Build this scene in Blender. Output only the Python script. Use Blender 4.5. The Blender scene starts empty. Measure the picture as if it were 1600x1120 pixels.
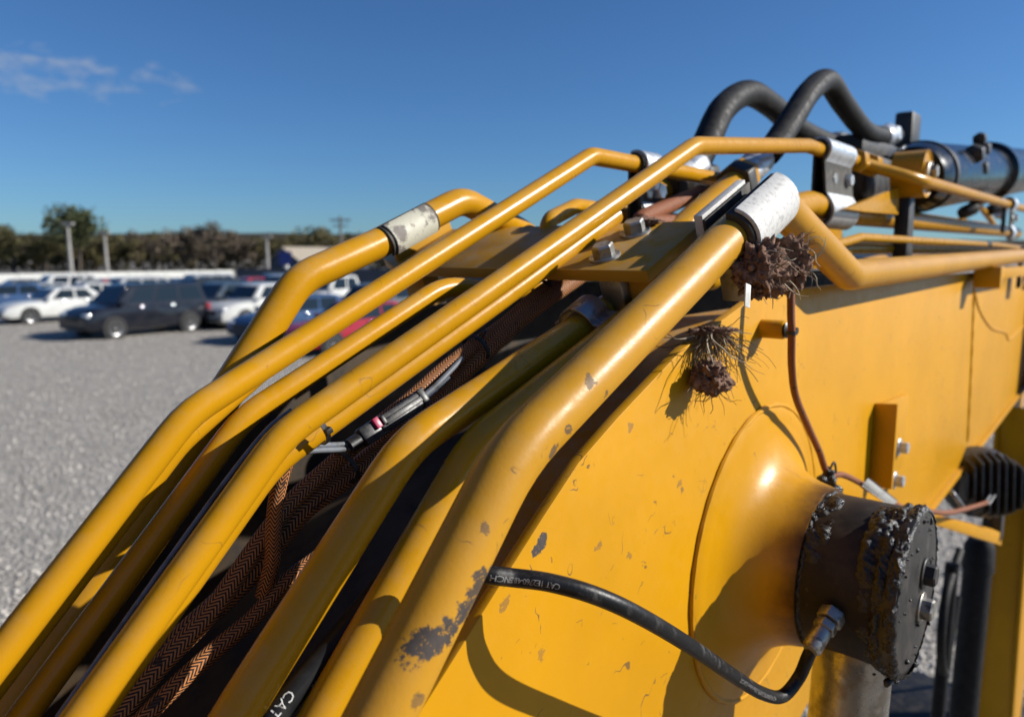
import bpy, bmesh, math, random
import numpy as np
from mathutils import Vector, Matrix, noise
R = math.radians
random.seed(4)
sc = bpy.context.scene
col = sc.collection
V = Vector

# ------------------------------------------------------------------ camera
EYE = V((0, 0, 2.8))
FPX, HOR = 1150.0, 400.0                      # focal length and horizon row for a 1600x1120 frame
PITCH = math.atan((560 - HOR) / FPX)
cd = bpy.data.cameras.new('camera'); cam = bpy.data.objects.new('camera', cd); col.objects.link(cam)
cam.location = EYE; cam.rotation_euler = (math.pi / 2 - PITCH, 0, 0)
cd.sensor_width = 36; cd.lens = FPX / 1600 * 36; cd.clip_start = 0.02; cd.clip_end = 6000
cd.dof.use_dof = True; cd.dof.focus_distance = 0.66; cd.dof.aperture_fstop = 5.0
sc.camera = cam

# ------------------------------------------------------------------ boom axes
HEAD = math.atan((1810 - 800) / (FPX / math.cos(PITCH)))
S = V((math.sin(HEAD), math.cos(HEAD), 0)); T = V((-math.cos(HEAD), math.sin(HEAD), 0)); Z = V((0, 0, 1))
def W(s, t, z): return EYE + S * s + T * t + Z * z          # s along the boom, t across it, z up from eye height
def ray(x, y):
    a, b = (x - 800) / FPX, -(y - 560) / FPX
    c, n = math.cos(PITCH), math.sin(PITCH)
    return V((a, c + b * n, -n + b * c))
def P(x, y, t):                                             # a traced point on the boom's lengthwise plane t
    r = ray(x, y); return EYE + r * (t / r.dot(T))
def G(x, y):                                                # a traced point on the ground
    r = ray(x, y); k = -EYE.z / r.z; return V((r.x * k, r.y * k, 0))

# ------------------------------------------------------------------ sky and sun
L = (-T + S * 0.85 + Z * 0.74).normalized()
w = bpy.data.worlds.new('World'); sc.world = w; w.use_nodes = True
nt = w.node_tree; nt.nodes.clear()
def wn(t, **k):
    n = nt.nodes.new(t)
    for a, b in k.items(): setattr(n, a, b)
    return n
sky = wn('ShaderNodeTexSky', sky_type='NISHITA', sun_disc=False)
sky.sun_elevation = math.asin(L.z); sky.sun_rotation = math.atan2(L.x, L.y)
sky.air_density = 1.0; sky.dust_density = 0.25; sky.ozone_density = 3.0; sky.altitude = 300
bg = wn('ShaderNodeBackground'); bg.inputs['Strength'].default_value = 0.050
wo = wn('ShaderNodeOutputWorld')
# a wisp of cloud low in the north-west
cdir = ray(85, 113).normalized(); ce1 = cdir.cross(Z).normalized(); ce2 = ce1.cross(cdir)
tc = wn('ShaderNodeTexCoord')
def wdot(v):
    n = wn('ShaderNodeVectorMath', operation='DOT_PRODUCT'); nt.links.new(tc.outputs['Generated'], n.inputs[0]); n.inputs[1].default_value = v
    return n.outputs['Value']
def wm(op, a, b=None):
    n = wn('ShaderNodeMath', operation=op)
    for i, q in enumerate((a, b)):
        if q is None: continue
        if isinstance(q, (int, float)): n.inputs[i].default_value = q
        else: nt.links.new(q, n.inputs[i])
    return n.outputs[0]
ns = wn('ShaderNodeTexNoise'); ns.inputs['Scale'].default_value = 24; ns.inputs['Detail'].default_value = 6; ns.inputs['Roughness'].default_value = .62
mp = wn('ShaderNodeMapping'); mp.inputs['Scale'].default_value = (1, 1, 2.6)
nt.links.new(tc.outputs['Generated'], mp.inputs[0]); nt.links.new(mp.outputs[0], ns.inputs['Vector'])
q1 = wm('POWER', wm('DIVIDE', wdot(ce1), 0.125), 2.0); q2 = wm('POWER', wm('DIVIDE', wdot(ce2), 0.026), 2.0)
fall = wm('SUBTRACT', 1.0, wm('ADD', q1, q2))
front = wm('GREATER_THAN', wdot(cdir), 0.5)
m0 = wm('MULTIPLY', wm('ADD', wm('MULTIPLY', fall, 0.30), wm('MULTIPLY', wm('SUBTRACT', ns.outputs[0], .52), 2.6)), front)
mr = wn('ShaderNodeMapRange'); mr.inputs['From Min'].default_value = 0.0; mr.inputs['From Max'].default_value = 1.0; mr.inputs['To Max'].default_value = 0.75
nt.links.new(wm('MULTIPLY', m0, wm('GREATER_THAN', fall, -.6)), mr.inputs['Value'])
mx = wn('ShaderNodeMixRGB'); mx.inputs['Color2'].default_value = (6.2, 6.6, 7.4, 1)
nt.links.new(mr.outputs[0], mx.inputs[0]); tint = wn('ShaderNodeMixRGB', blend_type='MULTIPLY'); tint.inputs[0].default_value = 1; tint.inputs['Color2'].default_value = (.60, .97, 1.40, 1)
nt.links.new(sky.outputs[0], tint.inputs[1]); nt.links.new(tint.outputs[0], mx.inputs[1])
nt.links.new(mx.outputs[0], bg.inputs[0]); nt.links.new(bg.outputs[0], wo.inputs[0])

sd = bpy.data.lights.new('sun', 'SUN'); sd.energy = 5.0; sd.angle = R(0.53); sd.color = (1, .955, .88)
sun = bpy.data.objects.new('sun', sd); col.objects.link(sun)
sun.rotation_euler = (-L).to_track_quat('-Z', 'Y').to_euler(); sun.location = (20, 0, 20)
sc.render.engine = 'CYCLES'; sc.cycles.diffuse_bounces = 1; sc.cycles.max_bounces = 6; sc.cycles.glossy_bounces = 2
vs = sc.view_settings; vs.view_transform = 'Standard'; vs.look = 'None'; vs.exposure = 0.5; vs.gamma = 1; vs.use_curve_mapping = False

# ------------------------------------------------------------------ materials
def new_mat(name, base=(.5, .5, .5), rough=.5, metal=0.0, spec=.5, coat=0.0):
    m = bpy.data.materials.new(name); m.use_nodes = True
    b = m.node_tree.nodes['Principled BSDF']
    b.inputs['Base Color'].default_value = (*base, 1); b.inputs['Roughness'].default_value = rough
    b.inputs['Metallic'].default_value = metal; b.inputs['Specular IOR Level'].default_value = spec
    b.inputs['Coat Weight'].default_value = coat; b.inputs['Coat Roughness'].default_value = .12
    return m
class N:                                                     # small node-graph helper
    def __init__(s, m): s.m = m; s.t = m.node_tree; s.b = s.t.nodes['Principled BSDF']; s.tc = s.t.nodes.new('ShaderNodeTexCoord')
    def put(s, q, i):
        if isinstance(q, (int, float)): i.default_value = q
        elif isinstance(q, (tuple, Vector)):
            i.default_value = q if len(q) == len(i.default_value) else (*q, 1)
        else: s.t.links.new(q, i)
    def node(s, t, **k):
        n = s.t.nodes.new(t)
        for a, b in k.items(): setattr(n, a, b)
        return n
    def math(s, op, a, b=0.0, clamp=False):
        n = s.node('ShaderNodeMath', operation=op, use_clamp=clamp); s.put(a, n.inputs[0]); s.put(b, n.inputs[1]); return n.outputs[0]
    def vec(s, op, a, b=(0, 0, 0)):
        n = s.node('ShaderNodeVectorMath', operation=op); s.put(a, n.inputs[0]); s.put(b, n.inputs[1])
        return n.outputs['Value'] if op in ('LENGTH', 'DOT_PRODUCT', 'DISTANCE') else n.outputs[0]
    def noise(s, scale, detail=4, rough=.55, vec=None, col=False, stretch=None):
        n = s.node('ShaderNodeTexNoise'); n.inputs['Scale'].default_value = scale; n.inputs['Detail'].default_value = detail; n.inputs['Roughness'].default_value = rough
        v = vec or s.tc.outputs['Object']
        if stretch:
            mp = s.node('ShaderNodeMapping'); s.put(v, mp.inputs[0]); mp.inputs['Scale'].default_value = stretch[0]; mp.inputs['Rotation'].default_value = stretch[1]; v = mp.outputs[0]
        s.put(v, n.inputs['Vector']); return n.outputs[1 if col else 0]
    def ramp(s, v, a, b, c=0.0, d=1.0):
        n = s.node('ShaderNodeMapRange'); n.inputs['From Min'].default_value = a; n.inputs['From Max'].default_value = b
        n.inputs['To Min'].default_value = c; n.inputs['To Max'].default_value = d; s.put(v, n.inputs['Value']); return n.outputs[0]
    def mix(s, f, a, b):
        n = s.node('ShaderNodeMixRGB'); s.put(f, n.inputs[0]); s.put(a, n.inputs[1]); s.put(b, n.inputs[2]); return n.outputs[0]
    def bump(s, h, strength=.3, dist=.001):
        n = s.node('ShaderNodeBump'); n.inputs['Strength'].default_value = strength; n.inputs['Distance'].default_value = dist
        s.put(h, n.inputs['Height']); s.put(n.outputs[0], s.b.inputs['Normal'])
    def color(s, c): s.put(c, s.b.inputs['Base Color'])
    def rough(s, c): s.put(c, s.b.inputs['Roughness'])

ROOT = V(W(-0.2, .62, 0)); ROOT.z = 0.0                        # foot of the excavator on the ground
def yellow(name, base, scuffs=(), scratch=.3, dust=.3, rough=.34, fine=1.0, peel=.12):
    m = new_mat(name, base, rough, 0, .26, .0); n = N(m)
    obj = n.tc.outputs['Object']
    v1 = n.noise(6, 5); c = n.mix(n.ramp(v1, .35, .7), tuple(x * .93 for x in base), tuple(min(x * 1.06, .95) for x in base))
    # settled dust, mostly on faces that look up
    geo = n.node('ShaderNodeNewGeometry'); sep = n.node('ShaderNodeSeparateXYZ'); n.put(geo.outputs['Normal'], sep.inputs[0])
    up = n.ramp(sep.outputs[2], .1, .95)
    dn = n.ramp(n.noise(38, 7, .7), .42, .75)
    c = n.mix(n.math('MULTIPLY', n.math('MULTIPLY', dn, up), dust), c, (.50, .40, .27))
    # freckles of chipped paint and hair scratches
    ch = n.math('MULTIPLY', n.ramp(n.noise(150, 3, .6), .775, .79), .8)
    def hair(sc_, wd_, off):
        v = n.vec('ADD', obj, (off, off * 2, off * 3)); return n.math('MULTIPLY', n.ramp(n.math('ABSOLUTE', n.math('SUBTRACT', n.noise(sc_, 3, .55, vec=v), .5)), wd_, wd_ * .5), n.ramp(n.noise(sc_ * 2.6, 2, .5, vec=v), .60, .66))
    mk = n.math('MULTIPLY', n.math('MAXIMUM', n.math('MAXIMUM', hair(9, .0045, 3.1), hair(17, .007, 7.7)), ch), n.math('MULTIPLY', n.ramp(n.noise(5, 2), .40, .58), scratch), True)
    c = n.mix(mk, c, (.07, .06, .055))
    ro = n.ramp(n.noise(60, 5, .7), .3, .75, rough - .06, rough + .14)
    if scuffs:
        wob = n.vec('SUBTRACT', n.noise(55, 8, .72, col=True), (.5, .5, .5))
        tot = None
        for (ctr, rad, amp, k) in scuffs:
            p = n.vec('ADD', n.vec('SUBTRACT', obj, tuple(V(ctr) - ROOT)), n.vec('MULTIPLY', wob, (amp,) * 3))
            d = n.math('DIVIDE', n.vec('LENGTH', p), rad)
            f = n.math('MULTIPLY', n.ramp(d, 1.0, .86), k)
            tot = f if tot is None else n.math('MAXIMUM', tot, f)
        st = n.ramp(n.noise(300, 4, .7, stretch=((1, .16, 1), (.3, .5, .8))), .34, .42)
        tot = n.math('MULTIPLY', tot, st)
        c = n.mix(tot, c, n.mix(n.noise(90, 3), (.040, .034, .031), (.12, .098, .085)))
        ro = n.mix(tot, ro, (.6, .6, .6))
    n.color(c); n.rough(ro)
    n.bump(n.math('ADD', n.noise(330, 2, .5), n.math('MULTIPLY', n.noise(45, 2), 2.0)), peel, .0006)
    return m

def E_surf(x, y): return P(x, y, .325)
SC_E = [(E_surf(665, 1005), .0138, .05, 1), (E_surf(700, 985), .0095, .04, 1), (E_surf(725, 955), .0095, .045, 1), (E_surf(755, 915), .0148, .05, .95), (E_surf(735, 945), .0106, .05, .85),
        (E_surf(748, 795), .0053, .03, .7), (E_surf(760, 828), .0047, .03, .7), (E_surf(885, 672), .0053, .02, .8), (E_surf(862, 706), .0063, .02, .8),
        (E_surf(925, 598), .0063, .03, .75), (E_surf(945, 615), .0053, .03, .75), (E_surf(975, 515), .0074, .03, .6), (E_surf(650, 1095), .0053, .03, .6), (E_surf(640, 1030), .0074, .04, .8)]
SC_P = [(P(846, 848, .375), .0087, .022, 1.0), (P(838, 858, .375), .0062, .02, 1.0), (P(985, 668, .375), .0056, .03, .5), (P(1062, 758, .375), .0043, .03, .5), (P(935, 855, .375), .0062, .035, .5),
        (P(985, 868, .375), .0050, .03, .45), (P(845, 1020, .375), .0074, .04, .4), (P(1065, 768, .375), .0043, .02, .6), (P(790, 940, .375), .0062, .03, .5)]
YP = (.745, .350, .003)
M = {}
M['plate'] = yellow('boom_plate_paint', YP, SC_P, .75, .18, .36, peel=.10)
M['pipe'] = yellow('pipe_paint', (.66, .315, .006), (), .35, .38, .27, peel=.10)
def boss_mat():
    m = yellow('boss_paint', YP, (), .4, .15, .33, peel=.16); n = N(m); src = m.node_tree.nodes['Principled BSDF'].inputs['Base Color'].links[0].from_socket
    ax = n.vec('DOT_PRODUCT', n.vec('SUBTRACT', n.tc.outputs['Object'], tuple(W(.948, .375, -.398) - ROOT)), tuple(-T))
    f = n.ramp(n.math('ADD', ax, n.math('MULTIPLY', n.math('SUBTRACT', n.noise(16, 6, .65), .5), .05)), .052, .086)
    n.color(n.mix(n.math('MULTIPLY', f, .9), src, (.055, .020, .010))); return m
M['boss'] = boss_mat()
M['worn'] = yellow('worn_pipe_paint', (.64, .315, .022), SC_E, .75, .20, .36, peel=.16)
M['dusty'] = yellow('dusty_bracket_paint', (.62, .31, .025), (), .4, .75, .45)
M['inner'] = yellow('boom_top_paint', (.60, .28, .018), (), .5, .9, .45)
def dirtymetal(name, a, b, rough=.4, metal=1.0, scale=60, spots=None, thr=(.5, .62), bumpy=.15):
    m = new_mat(name, a, rough, metal); n = N(m)
    f = n.ramp(n.noise(scale, 6, .65), *thr)
    n.color(n.mix(f, a, b)); n.rough(n.ramp(n.noise(scale * 2, 4), .3, .7, rough - .1, rough + .15))
    n.bump(n.noise(scale * 5, 3), bumpy, .0006)
    return m
M['zinc'] = dirtymetal('zinc_plate', (.74, .77, .80), (.55, .58, .60), .36, .6)
M['zinc_dull'] = dirtymetal('dull_zinc', (.46, .47, .46), (.28, .27, .25), .45)
M['steel'] = dirtymetal('dirty_fitting_steel', (.52, .49, .43), (.20, .17, .14), .42, .9, 90)
M['rod'] = dirtymetal('rod_chrome', (.55, .52, .47), (.35, .31, .26), .30, .85, 30)
M['white'] = dirtymetal('white_clamp_paint', (.72, .71, .67), (.50, .48, .45), .55, 0, 160, bumpy=.5)
M['whitescuff'] = dirtymetal('scuffed_cream_paint', (.66, .63, .49), (.24, .21, .18), .6, 0, 38, thr=(.50, .56), bumpy=.4)
M['rubber'] = dirtymetal('black_rubber', (.008, .008, .009), (.022, .021, .020), .62, 0, 40)
M['rubber'].node_tree.nodes['Principled BSDF'].inputs['Specular IOR Level'].default_value = .25
M['liner'] = dirtymetal('clamp_rubber', (.03, .026, .02), (.10, .085, .06), .7, 0, 60)
M['plastic'] = dirtymetal('black_plastic', (.016, .016, .017), (.05, .047, .043), .42, 0, 70)
M['magenta'] = new_mat('magenta_lock', (.45, .02, .09), .4)
M['cable'] = dirtymetal('grey_cable_jacket', (.20, .22, .25), (.12, .125, .13), .38, 0, 50)
M['tagwhite'] = dirtymetal('white_tag', (.80, .80, .76), (.62, .61, .56), .6, 0, 80)
M['gloss_black'] = dirtymetal('gloss_black_paint', (.007, .008, .010), (.012, .012, .013), .20, 0, 12, bumpy=.02); M['gloss_black'].node_tree.nodes['Principled BSDF'].inputs['Specular IOR Level'].default_value = .38
M['mat_black'] = dirtymetal('dusty_black_paint', (.018, .016, .014), (.05, .042, .034), .48, 0, 20)
M['eye'] = dirtymetal('greasy_brown_black_paint', (.020, .013, .008), (.050, .034, .020), .5, 0, 14, bumpy=.1); M['eye'].node_tree.nodes['Principled BSDF'].inputs['Specular IOR Level'].default_value = .25
M['text'] = new_mat('hose_print', (.30, .29, .28), .6)
M['textw'] = new_mat('white_hose_print', (.75, .74, .71), .6)
M['weld'] = M['plate']
# hose with scuffed dust
def hose_mat():
    m = new_mat('scuffed_hose', (.02, .02, .021), .5); n = N(m)
    f = n.ramp(n.noise(60, 7, .72, stretch=((1, 1, .4), (.3, .6, .9))), .52, .68)
    n.color(n.mix(f, (.008, .008, .009), (.085, .078, .072))); n.b.inputs['Specular IOR Level'].default_value = .3; n.rough(n.ramp(f, 0, 1, .42, .75)); n.bump(n.noise(300, 3), .35, .0007)
    return m
M['hose'] = hose_mat()
def grease_mat():
    m = new_mat('black_grease', (.008, .007, .006), .28, 0, .6); n = N(m)
    n.color(n.mix(n.ramp(n.noise(110, 4), .58, .7), (.006, .0055, .005), (.035, .028, .022)))
    n.rough(n.ramp(n.noise(160, 4), .4, .65, .16, .6)); n.bump(n.noise(330, 5, .7), .8, .002); return m
M['grease'] = grease_mat()
def mud_mat():
    m = new_mat('red_brown_mud', (.13, .07, .05), .95, 0, .1); n = N(m)
    n.color(n.mix(n.ramp(n.noise(150, 6, .7), .35, .7), (.16, .085, .060), (.56, .35, .25))); n.bump(n.noise(420, 5, .75), 1.0, .003); return m
M['mud'] = mud_mat()
M['root'] = dirtymetal('dry_roots', (.17, .10, .055), (.36, .27, .17), .85, 0, 90)
M['straw'] = dirtymetal('pale_straw', (.55, .47, .33), (.36, .27, .17), .8, 0, 90)
def braid(name, ora, dark, nu=210, nv=3, duty=.56):
    m = new_mat(name, ora, .7); n = N(m)
    sp = n.node('ShaderNodeSeparateXYZ'); n.put(n.tc.outputs['UV'], sp.inputs[0]); u, v = sp.outputs[0], sp.outputs[1]
    tri = n.math('PINGPONG', n.math('MULTIPLY', v, nv * 2.0), 1.0)
    ph = n.math('FRACT', n.math('ADD', n.math('MULTIPLY', u, nu), n.math('MULTIPLY', tri, 1.6)))
    st = n.ramp(n.math('ABSOLUTE', n.math('SUBTRACT', ph, .5)), duty * .5 + .05, duty * .5 - .05)
    spot = n.ramp(n.noise(55, 2), .66, .69)
    c = n.mix(st, dark, n.mix(n.noise(400, 2), tuple(x * .65 for x in ora), tuple(min(x * 1.3, 1) for x in ora)))
    n.color(n.mix(n.math('MULTIPLY', spot, .85), c, (.012, .01, .01))); n.bump(st, .9, .0012); return m
M['braid'] = braid('orange_braid', (.70, .27, .075), (.012, .008, .006), 260, 5, .5)
M['braidf'] = braid('fine_orange_braid', (.42, .12, .025), (.05, .015, .008), 330, 3, .62)
def asph(name, a, b, sc_, rough=.9):
    m = new_mat(name, a, rough, 0, .2); n = N(m); n.color(n.mix(n.ramp(n.noise(sc_, 5), .35, .65), a, b)); return m

# ------------------------------------------------------------------ mesh helpers
def link(name, me, mat, parent=None, org=None, smooth=True, angle=38):
    me.materials.clear()
    for q in (mat if isinstance(mat, (list, tuple)) else [mat]): me.materials.append(q)
    if smooth:
        me.polygons.foreach_set('use_smooth', [True] * len(me.polygons)); me.set_sharp_from_angle(angle=R(angle))
    me.update()
    o = bpy.data.objects.new(name, me); col.objects.link(o)
    if parent is not None: o.parent = parent
    return o
def mesh_from(name, vs_, fs, org=V((0, 0, 0)), uvs=None):
    me = bpy.data.meshes.new(name)
    me.from_pydata([tuple(V(v) - org) for v in vs_], [], fs); me.validate()
    if uvs:
        uv = me.uv_layers.new(name='UVMap')
        for p in me.polygons:
            for k, li in zip(p.vertices, p.loop_indices): uv.data[li].uv = uvs[k]
    return me
def tag(o, label, cat, group=None):
    o['label'] = label; o['category'] = cat
    if group: o['group'] = group
    return o
def fillet(pts, r):
    pts = [V(p) for p in pts]; out = [pts[0]]
    for i in range(1, len(pts) - 1):
        a, b, c = pts[i - 1], pts[i], pts[i + 1]; d1 = (a - b); d2 = (c - b); l1, l2 = d1.length, d2.length
        d1.normalize(); d2.normalize(); ang = d1.angle(d2)
        if ang > 3.10: out.append(b); continue
        rr = r[i - 1] if isinstance(r, (list, tuple)) else r
        tl = min(rr / math.tan(ang / 2), l1 * .48, l2 * .48); rr = tl * math.tan(ang / 2)
        p1 = b + d1 * tl; p2 = b + d2 * tl
        ctr = b + (d1 + d2).normalized() * (rr / math.sin(ang / 2)); e1 = (p1 - ctr); e2 = (p2 - ctr); tot = e1.angle(e2)
        k = max(3, int(tot / .10))
        for j in range(k + 1):
            f = j / k; out.append(ctr + (e1 * math.sin((1 - f) * tot) + e2 * math.sin(f * tot)) / math.sin(tot))
    out.append(pts[-1]); return out
def spline(pts, per=8):                                        # Catmull-Rom through points
    pts = [V(p) for p in pts]; q = [pts[0] * 2 - pts[1]] + pts + [pts[-1] * 2 - pts[-2]]; out = []
    for i in range(1, len(q) - 2):
        for j in range(per):
            t = j / per; a, b, c, d = q[i - 1], q[i], q[i + 1], q[i + 2]
            out.append(.5 * ((2 * b) + (c - a) * t + (2 * a - 5 * b + 4 * c - d) * t * t + (3 * b - a - 3 * c + d) * t ** 3))
    out.append(pts[-1]); return out
def frames(path):
    n = len(path); tan = [(path[min(i + 1, n - 1)] - path[max(i - 1, 0)]).normalized() for i in range(n)]
    a = tan[0].orthogonal().normalized(); fr = []; prev = tan[0]
    for t in tan:
        ax = prev.cross(t)
        if ax.length > 1e-7: a = Matrix.Rotation(prev.angle(t), 3, ax.normalized()) @ a
        a = (a - t * a.dot(t)).normalized(); fr.append((t, a, t.cross(a))); prev = t
    return fr
def sweep(path, rad, n=20, cap=True, flat=1.0):
    fr = frames(path); vs_, fs, uv = [], [], []; d = 0
    for i, p in enumerate(path):
        if i: d += (p - path[i - 1]).length
        r = rad(i / (len(path) - 1)) if callable(rad) else rad
        for j in range(n + 1):
            a = 2 * math.pi * j / n; vs_.append(p + fr[i][1] * math.cos(a) * r + fr[i][2] * math.sin(a) * r * flat); uv.append((d, j / n))
    for i in range(len(path) - 1):
        for j in range(n):
            k = i * (n + 1) + j; fs.append((k, k + 1, k + n + 2, k + n + 1))
    if cap:
        fs.append(tuple(range(n - 1, -1, -1))); b = (len(path) - 1) * (n + 1); fs.append(tuple(range(b, b + n)))
    return vs_, fs, uv
EX = bpy.data.objects.new('excavator', None); col.objects.link(EX); EX.location = ROOT; EX.empty_display_size = .3
tag(EX, 'yellow excavator whose bent boom with hydraulic pipes fills the foreground', 'excavator')
def tube(name, path, r, mat, parent=None, n=20, label=None, weld=True, flat=1.0):
    vs_, fs, uv = sweep(path, r, n, flat=flat); o = link(name, mesh_from(name, vs_, fs, ROOT, uv), mat, parent or EX)
    if label: o['label'] = label
    return o
def lathe_data(prof, org, ax, n=40, a0=0, a1=2 * math.pi, ref=None):
    ax = ax.normalized(); a = (ref - ax * ref.dot(ax)).normalized() if ref else ax.orthogonal().normalized(); b = ax.cross(a); vs_, fs = [], []
    full = abs(a1 - a0 - 2 * math.pi) < 1e-4; m = n if full else n + 1
    for (h, r) in prof:
        for j in range(m):
            q = a0 + (a1 - a0) * j / n; vs_.append(org + ax * h + a * math.cos(q) * r + b * math.sin(q) * r)
    for i in range(len(prof) - 1):
        for j in range(n):
            k, k2 = j, (j + 1) % m; fs.append((i * m + k, i * m + k2, (i + 1) * m + k2, (i + 1) * m + k))
    if full:
        if prof[0][1] > 1e-5: fs.append(tuple(range(m - 1, -1, -1)))
        if prof[-1][1] > 1e-5: fs.append(tuple(range((len(prof) - 1) * m, len(prof) * m)))
    return vs_, fs
def lathe(name, prof, org, ax, mat, parent=None, n=40, angle=38, label=None):
    vs_, fs = lathe_data(prof, org, ax, n); o = link(name, mesh_from(name, vs_, fs, ROOT), mat, parent or EX, angle=angle)
    if label: o['label'] = label
    return o
def bevelled(me, wdt, seg=2, ang=30):
    bm = bmesh.new(); bm.from_mesh(me)
    bmesh.ops.remove_doubles(bm, verts=bm.verts, dist=1e-6); bmesh.ops.recalc_face_normals(bm, faces=bm.faces)
    es = [e for e in bm.edges if len(e.link_faces) == 2 and e.calc_face_angle(0) > R(ang)]
    if wdt: bmesh.ops.bevel(bm, geom=es, offset=wdt, segments=seg, affect='EDGES', profile=.5)
    bm.to_mesh(me); bm.free(); return me
def prism(name, poly, depth, mat, parent=None, bev=.0012, label=None, org=ROOT):          # poly: world points, depth: vector
    n = len(poly); vs_ = [V(p) for p in poly] + [V(p) + depth for p in poly]
    fs = [tuple(range(n)), tuple(range(2 * n - 1, n - 1, -1))] + [(i, i + n, (i + 1) % n + n, (i + 1) % n) for i in range(n)]
    me = mesh_from(name, vs_, fs, org); bevelled(me, bev); o = link(name, me, mat, parent if parent is not None else EX)
    if label: o['label'] = label
    return o
def block(name, c, ax, size, mat, parent=None, bev=.0015, label=None, org=ROOT):          # ax: three unit vectors
    a, b, d = [x * (s / 2) for x, s in zip(ax, size)]
    return prism(name, [c - a - b - d, c + a - b - d, c + a + b - d, c - a + b - d], d * 2, mat, parent, bev, label, org)
def shell(name, org, ax, ref, r0, r1, a0, a1, h, mat, parent, bev=.001, n=18):             # part of a pipe wall: clamp saddles
    ax = ax.normalized(); a = (ref - ax * ref.dot(ax)).normalized(); b = ax.cross(a)
    poly = [org + (a * math.cos(a0 + (a1 - a0) * j / n) + b * math.sin(a0 + (a1 - a0) * j / n)) * r1 for j in range(n + 1)]
    poly += [org + (a * math.cos(a1 + (a0 - a1) * j / n) + b * math.sin(a1 + (a0 - a1) * j / n)) * r0 for j in range(n + 1)]
    m = len(poly); vs_ = poly + [p + ax * h for p in poly]; fs = []
    for j in range(n):
        k = m - 1 - j; fs.append((j, j + 1, k - 1, k)); fs.append((m + j + 1, m + j, m + k, m + k - 1))
    fs += [(i, i + m, (i + 1) % m + m, (i + 1) % m) for i in range(m)]
    me = mesh_from(name, vs_, fs, ROOT); bevelled(me, bev, 1, 60); return link(name, me, mat, parent)
def hexbolt(p, ax, r, parent, mat='zinc_dull', h=None, washer=True):
    ax = ax.normalized(); h = h or r * .9; g = r * 1.45
    prof = ([(0, g), (r * .16, g), (r * .22, g * .95)] if washer else [])
    a = ax.orthogonal().normalized(); b = ax.cross(a); vs_, fs = [], []
    if washer:
        vs_, fs = lathe_data(prof, p, ax, 28)
    k = len(vs_); h0 = r * .2
    for hh, rr in ((0, r), (h0 + h * .85, r), (h0 + h, r * .88)):
        for j in range(6):
            q = j * math.pi / 3 + .3; vs_.append(p + ax * hh + (a * math.cos(q) + b * math.sin(q)) * rr)
    for i in range(2):
        for j in range(6): fs.append((k + i * 6 + j, k + i * 6 + (j + 1) % 6, k + (i + 1) * 6 + (j + 1) % 6, k + (i + 1) * 6 + j))
    fs.append(tuple(range(k + 12, k + 18)))
    return link('bolt', mesh_from('bolt', vs_, fs, ROOT), M[mat], parent, angle=25)
def hexnut(name, p, ax, r, h, mat, parent=None):
    ax = ax.normalized(); a = ax.orthogonal().normalized(); b = ax.cross(a)
    poly = [p + (a * math.cos(j * math.pi / 3) + b * math.sin(j * math.pi / 3)) * r for j in range(6)]
    return prism(name, poly, ax * h, mat, parent, r * .08)

# ================================================================== ground
def gravel_ground():
    m = new_mat('gravel', (.3, .3, .29), .95, 0, .15); n = N(m)
    vo = n.node('ShaderNodeTexVoronoi'); vo.inputs['Scale'].default_value = 26; n.put(n.tc.outputs['Object'], vo.inputs['Vector'])
    sp = n.node('ShaderNodeSeparateColor'); n.put(vo.outputs['Color'], sp.inputs[0])
    big = n.ramp(n.noise(.35, 5), .3, .7); mid = n.ramp(n.noise(2.2, 5, .65), .3, .7)
    c = n.mix(sp.outputs[0], (.28, .258, .225), (.68, .63, .56))
    c = n.mix(n.math('MULTIPLY', big, .55), c, (.46, .43, .38)); c = n.mix(n.math('MULTIPLY', mid, .45), c, (.28, .26, .23))
    n.color(c); n.bump(vo.outputs['Distance'], .9, .03); return m
def grid_ground():
    xs = sorted({round(v, 2) for v in list(np.linspace(-60, 60, 61)) + [-4000, -1500, -600, -250, -120, 120, 250, 600, 1500, 4000]})
    ys = sorted({round(v, 2) for v in list(np.linspace(-20, 100, 61)) + [-4000, -1000, -200, -60, 160, 300, 700, 1500, 4000]})
    vs_ = [(x, y, (noise.noise(V((x * .23, y * .23, 3))) * .035 if abs(x) < 59 and -19 < y < 45 else 0)) for y in ys for x in xs]
    nx = len(xs); fs = [(j * nx + i, j * nx + i + 1, (j + 1) * nx + i + 1, (j + 1) * nx + i) for j in range(len(ys) - 1) for i in range(nx - 1)]
    o = link('ground', mesh_from('ground', vs_, fs), gravel_ground()); o['kind'] = 'structure'; o['label'] = 'grey gravel lot stretching to the treeline'
grid_ground()
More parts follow.
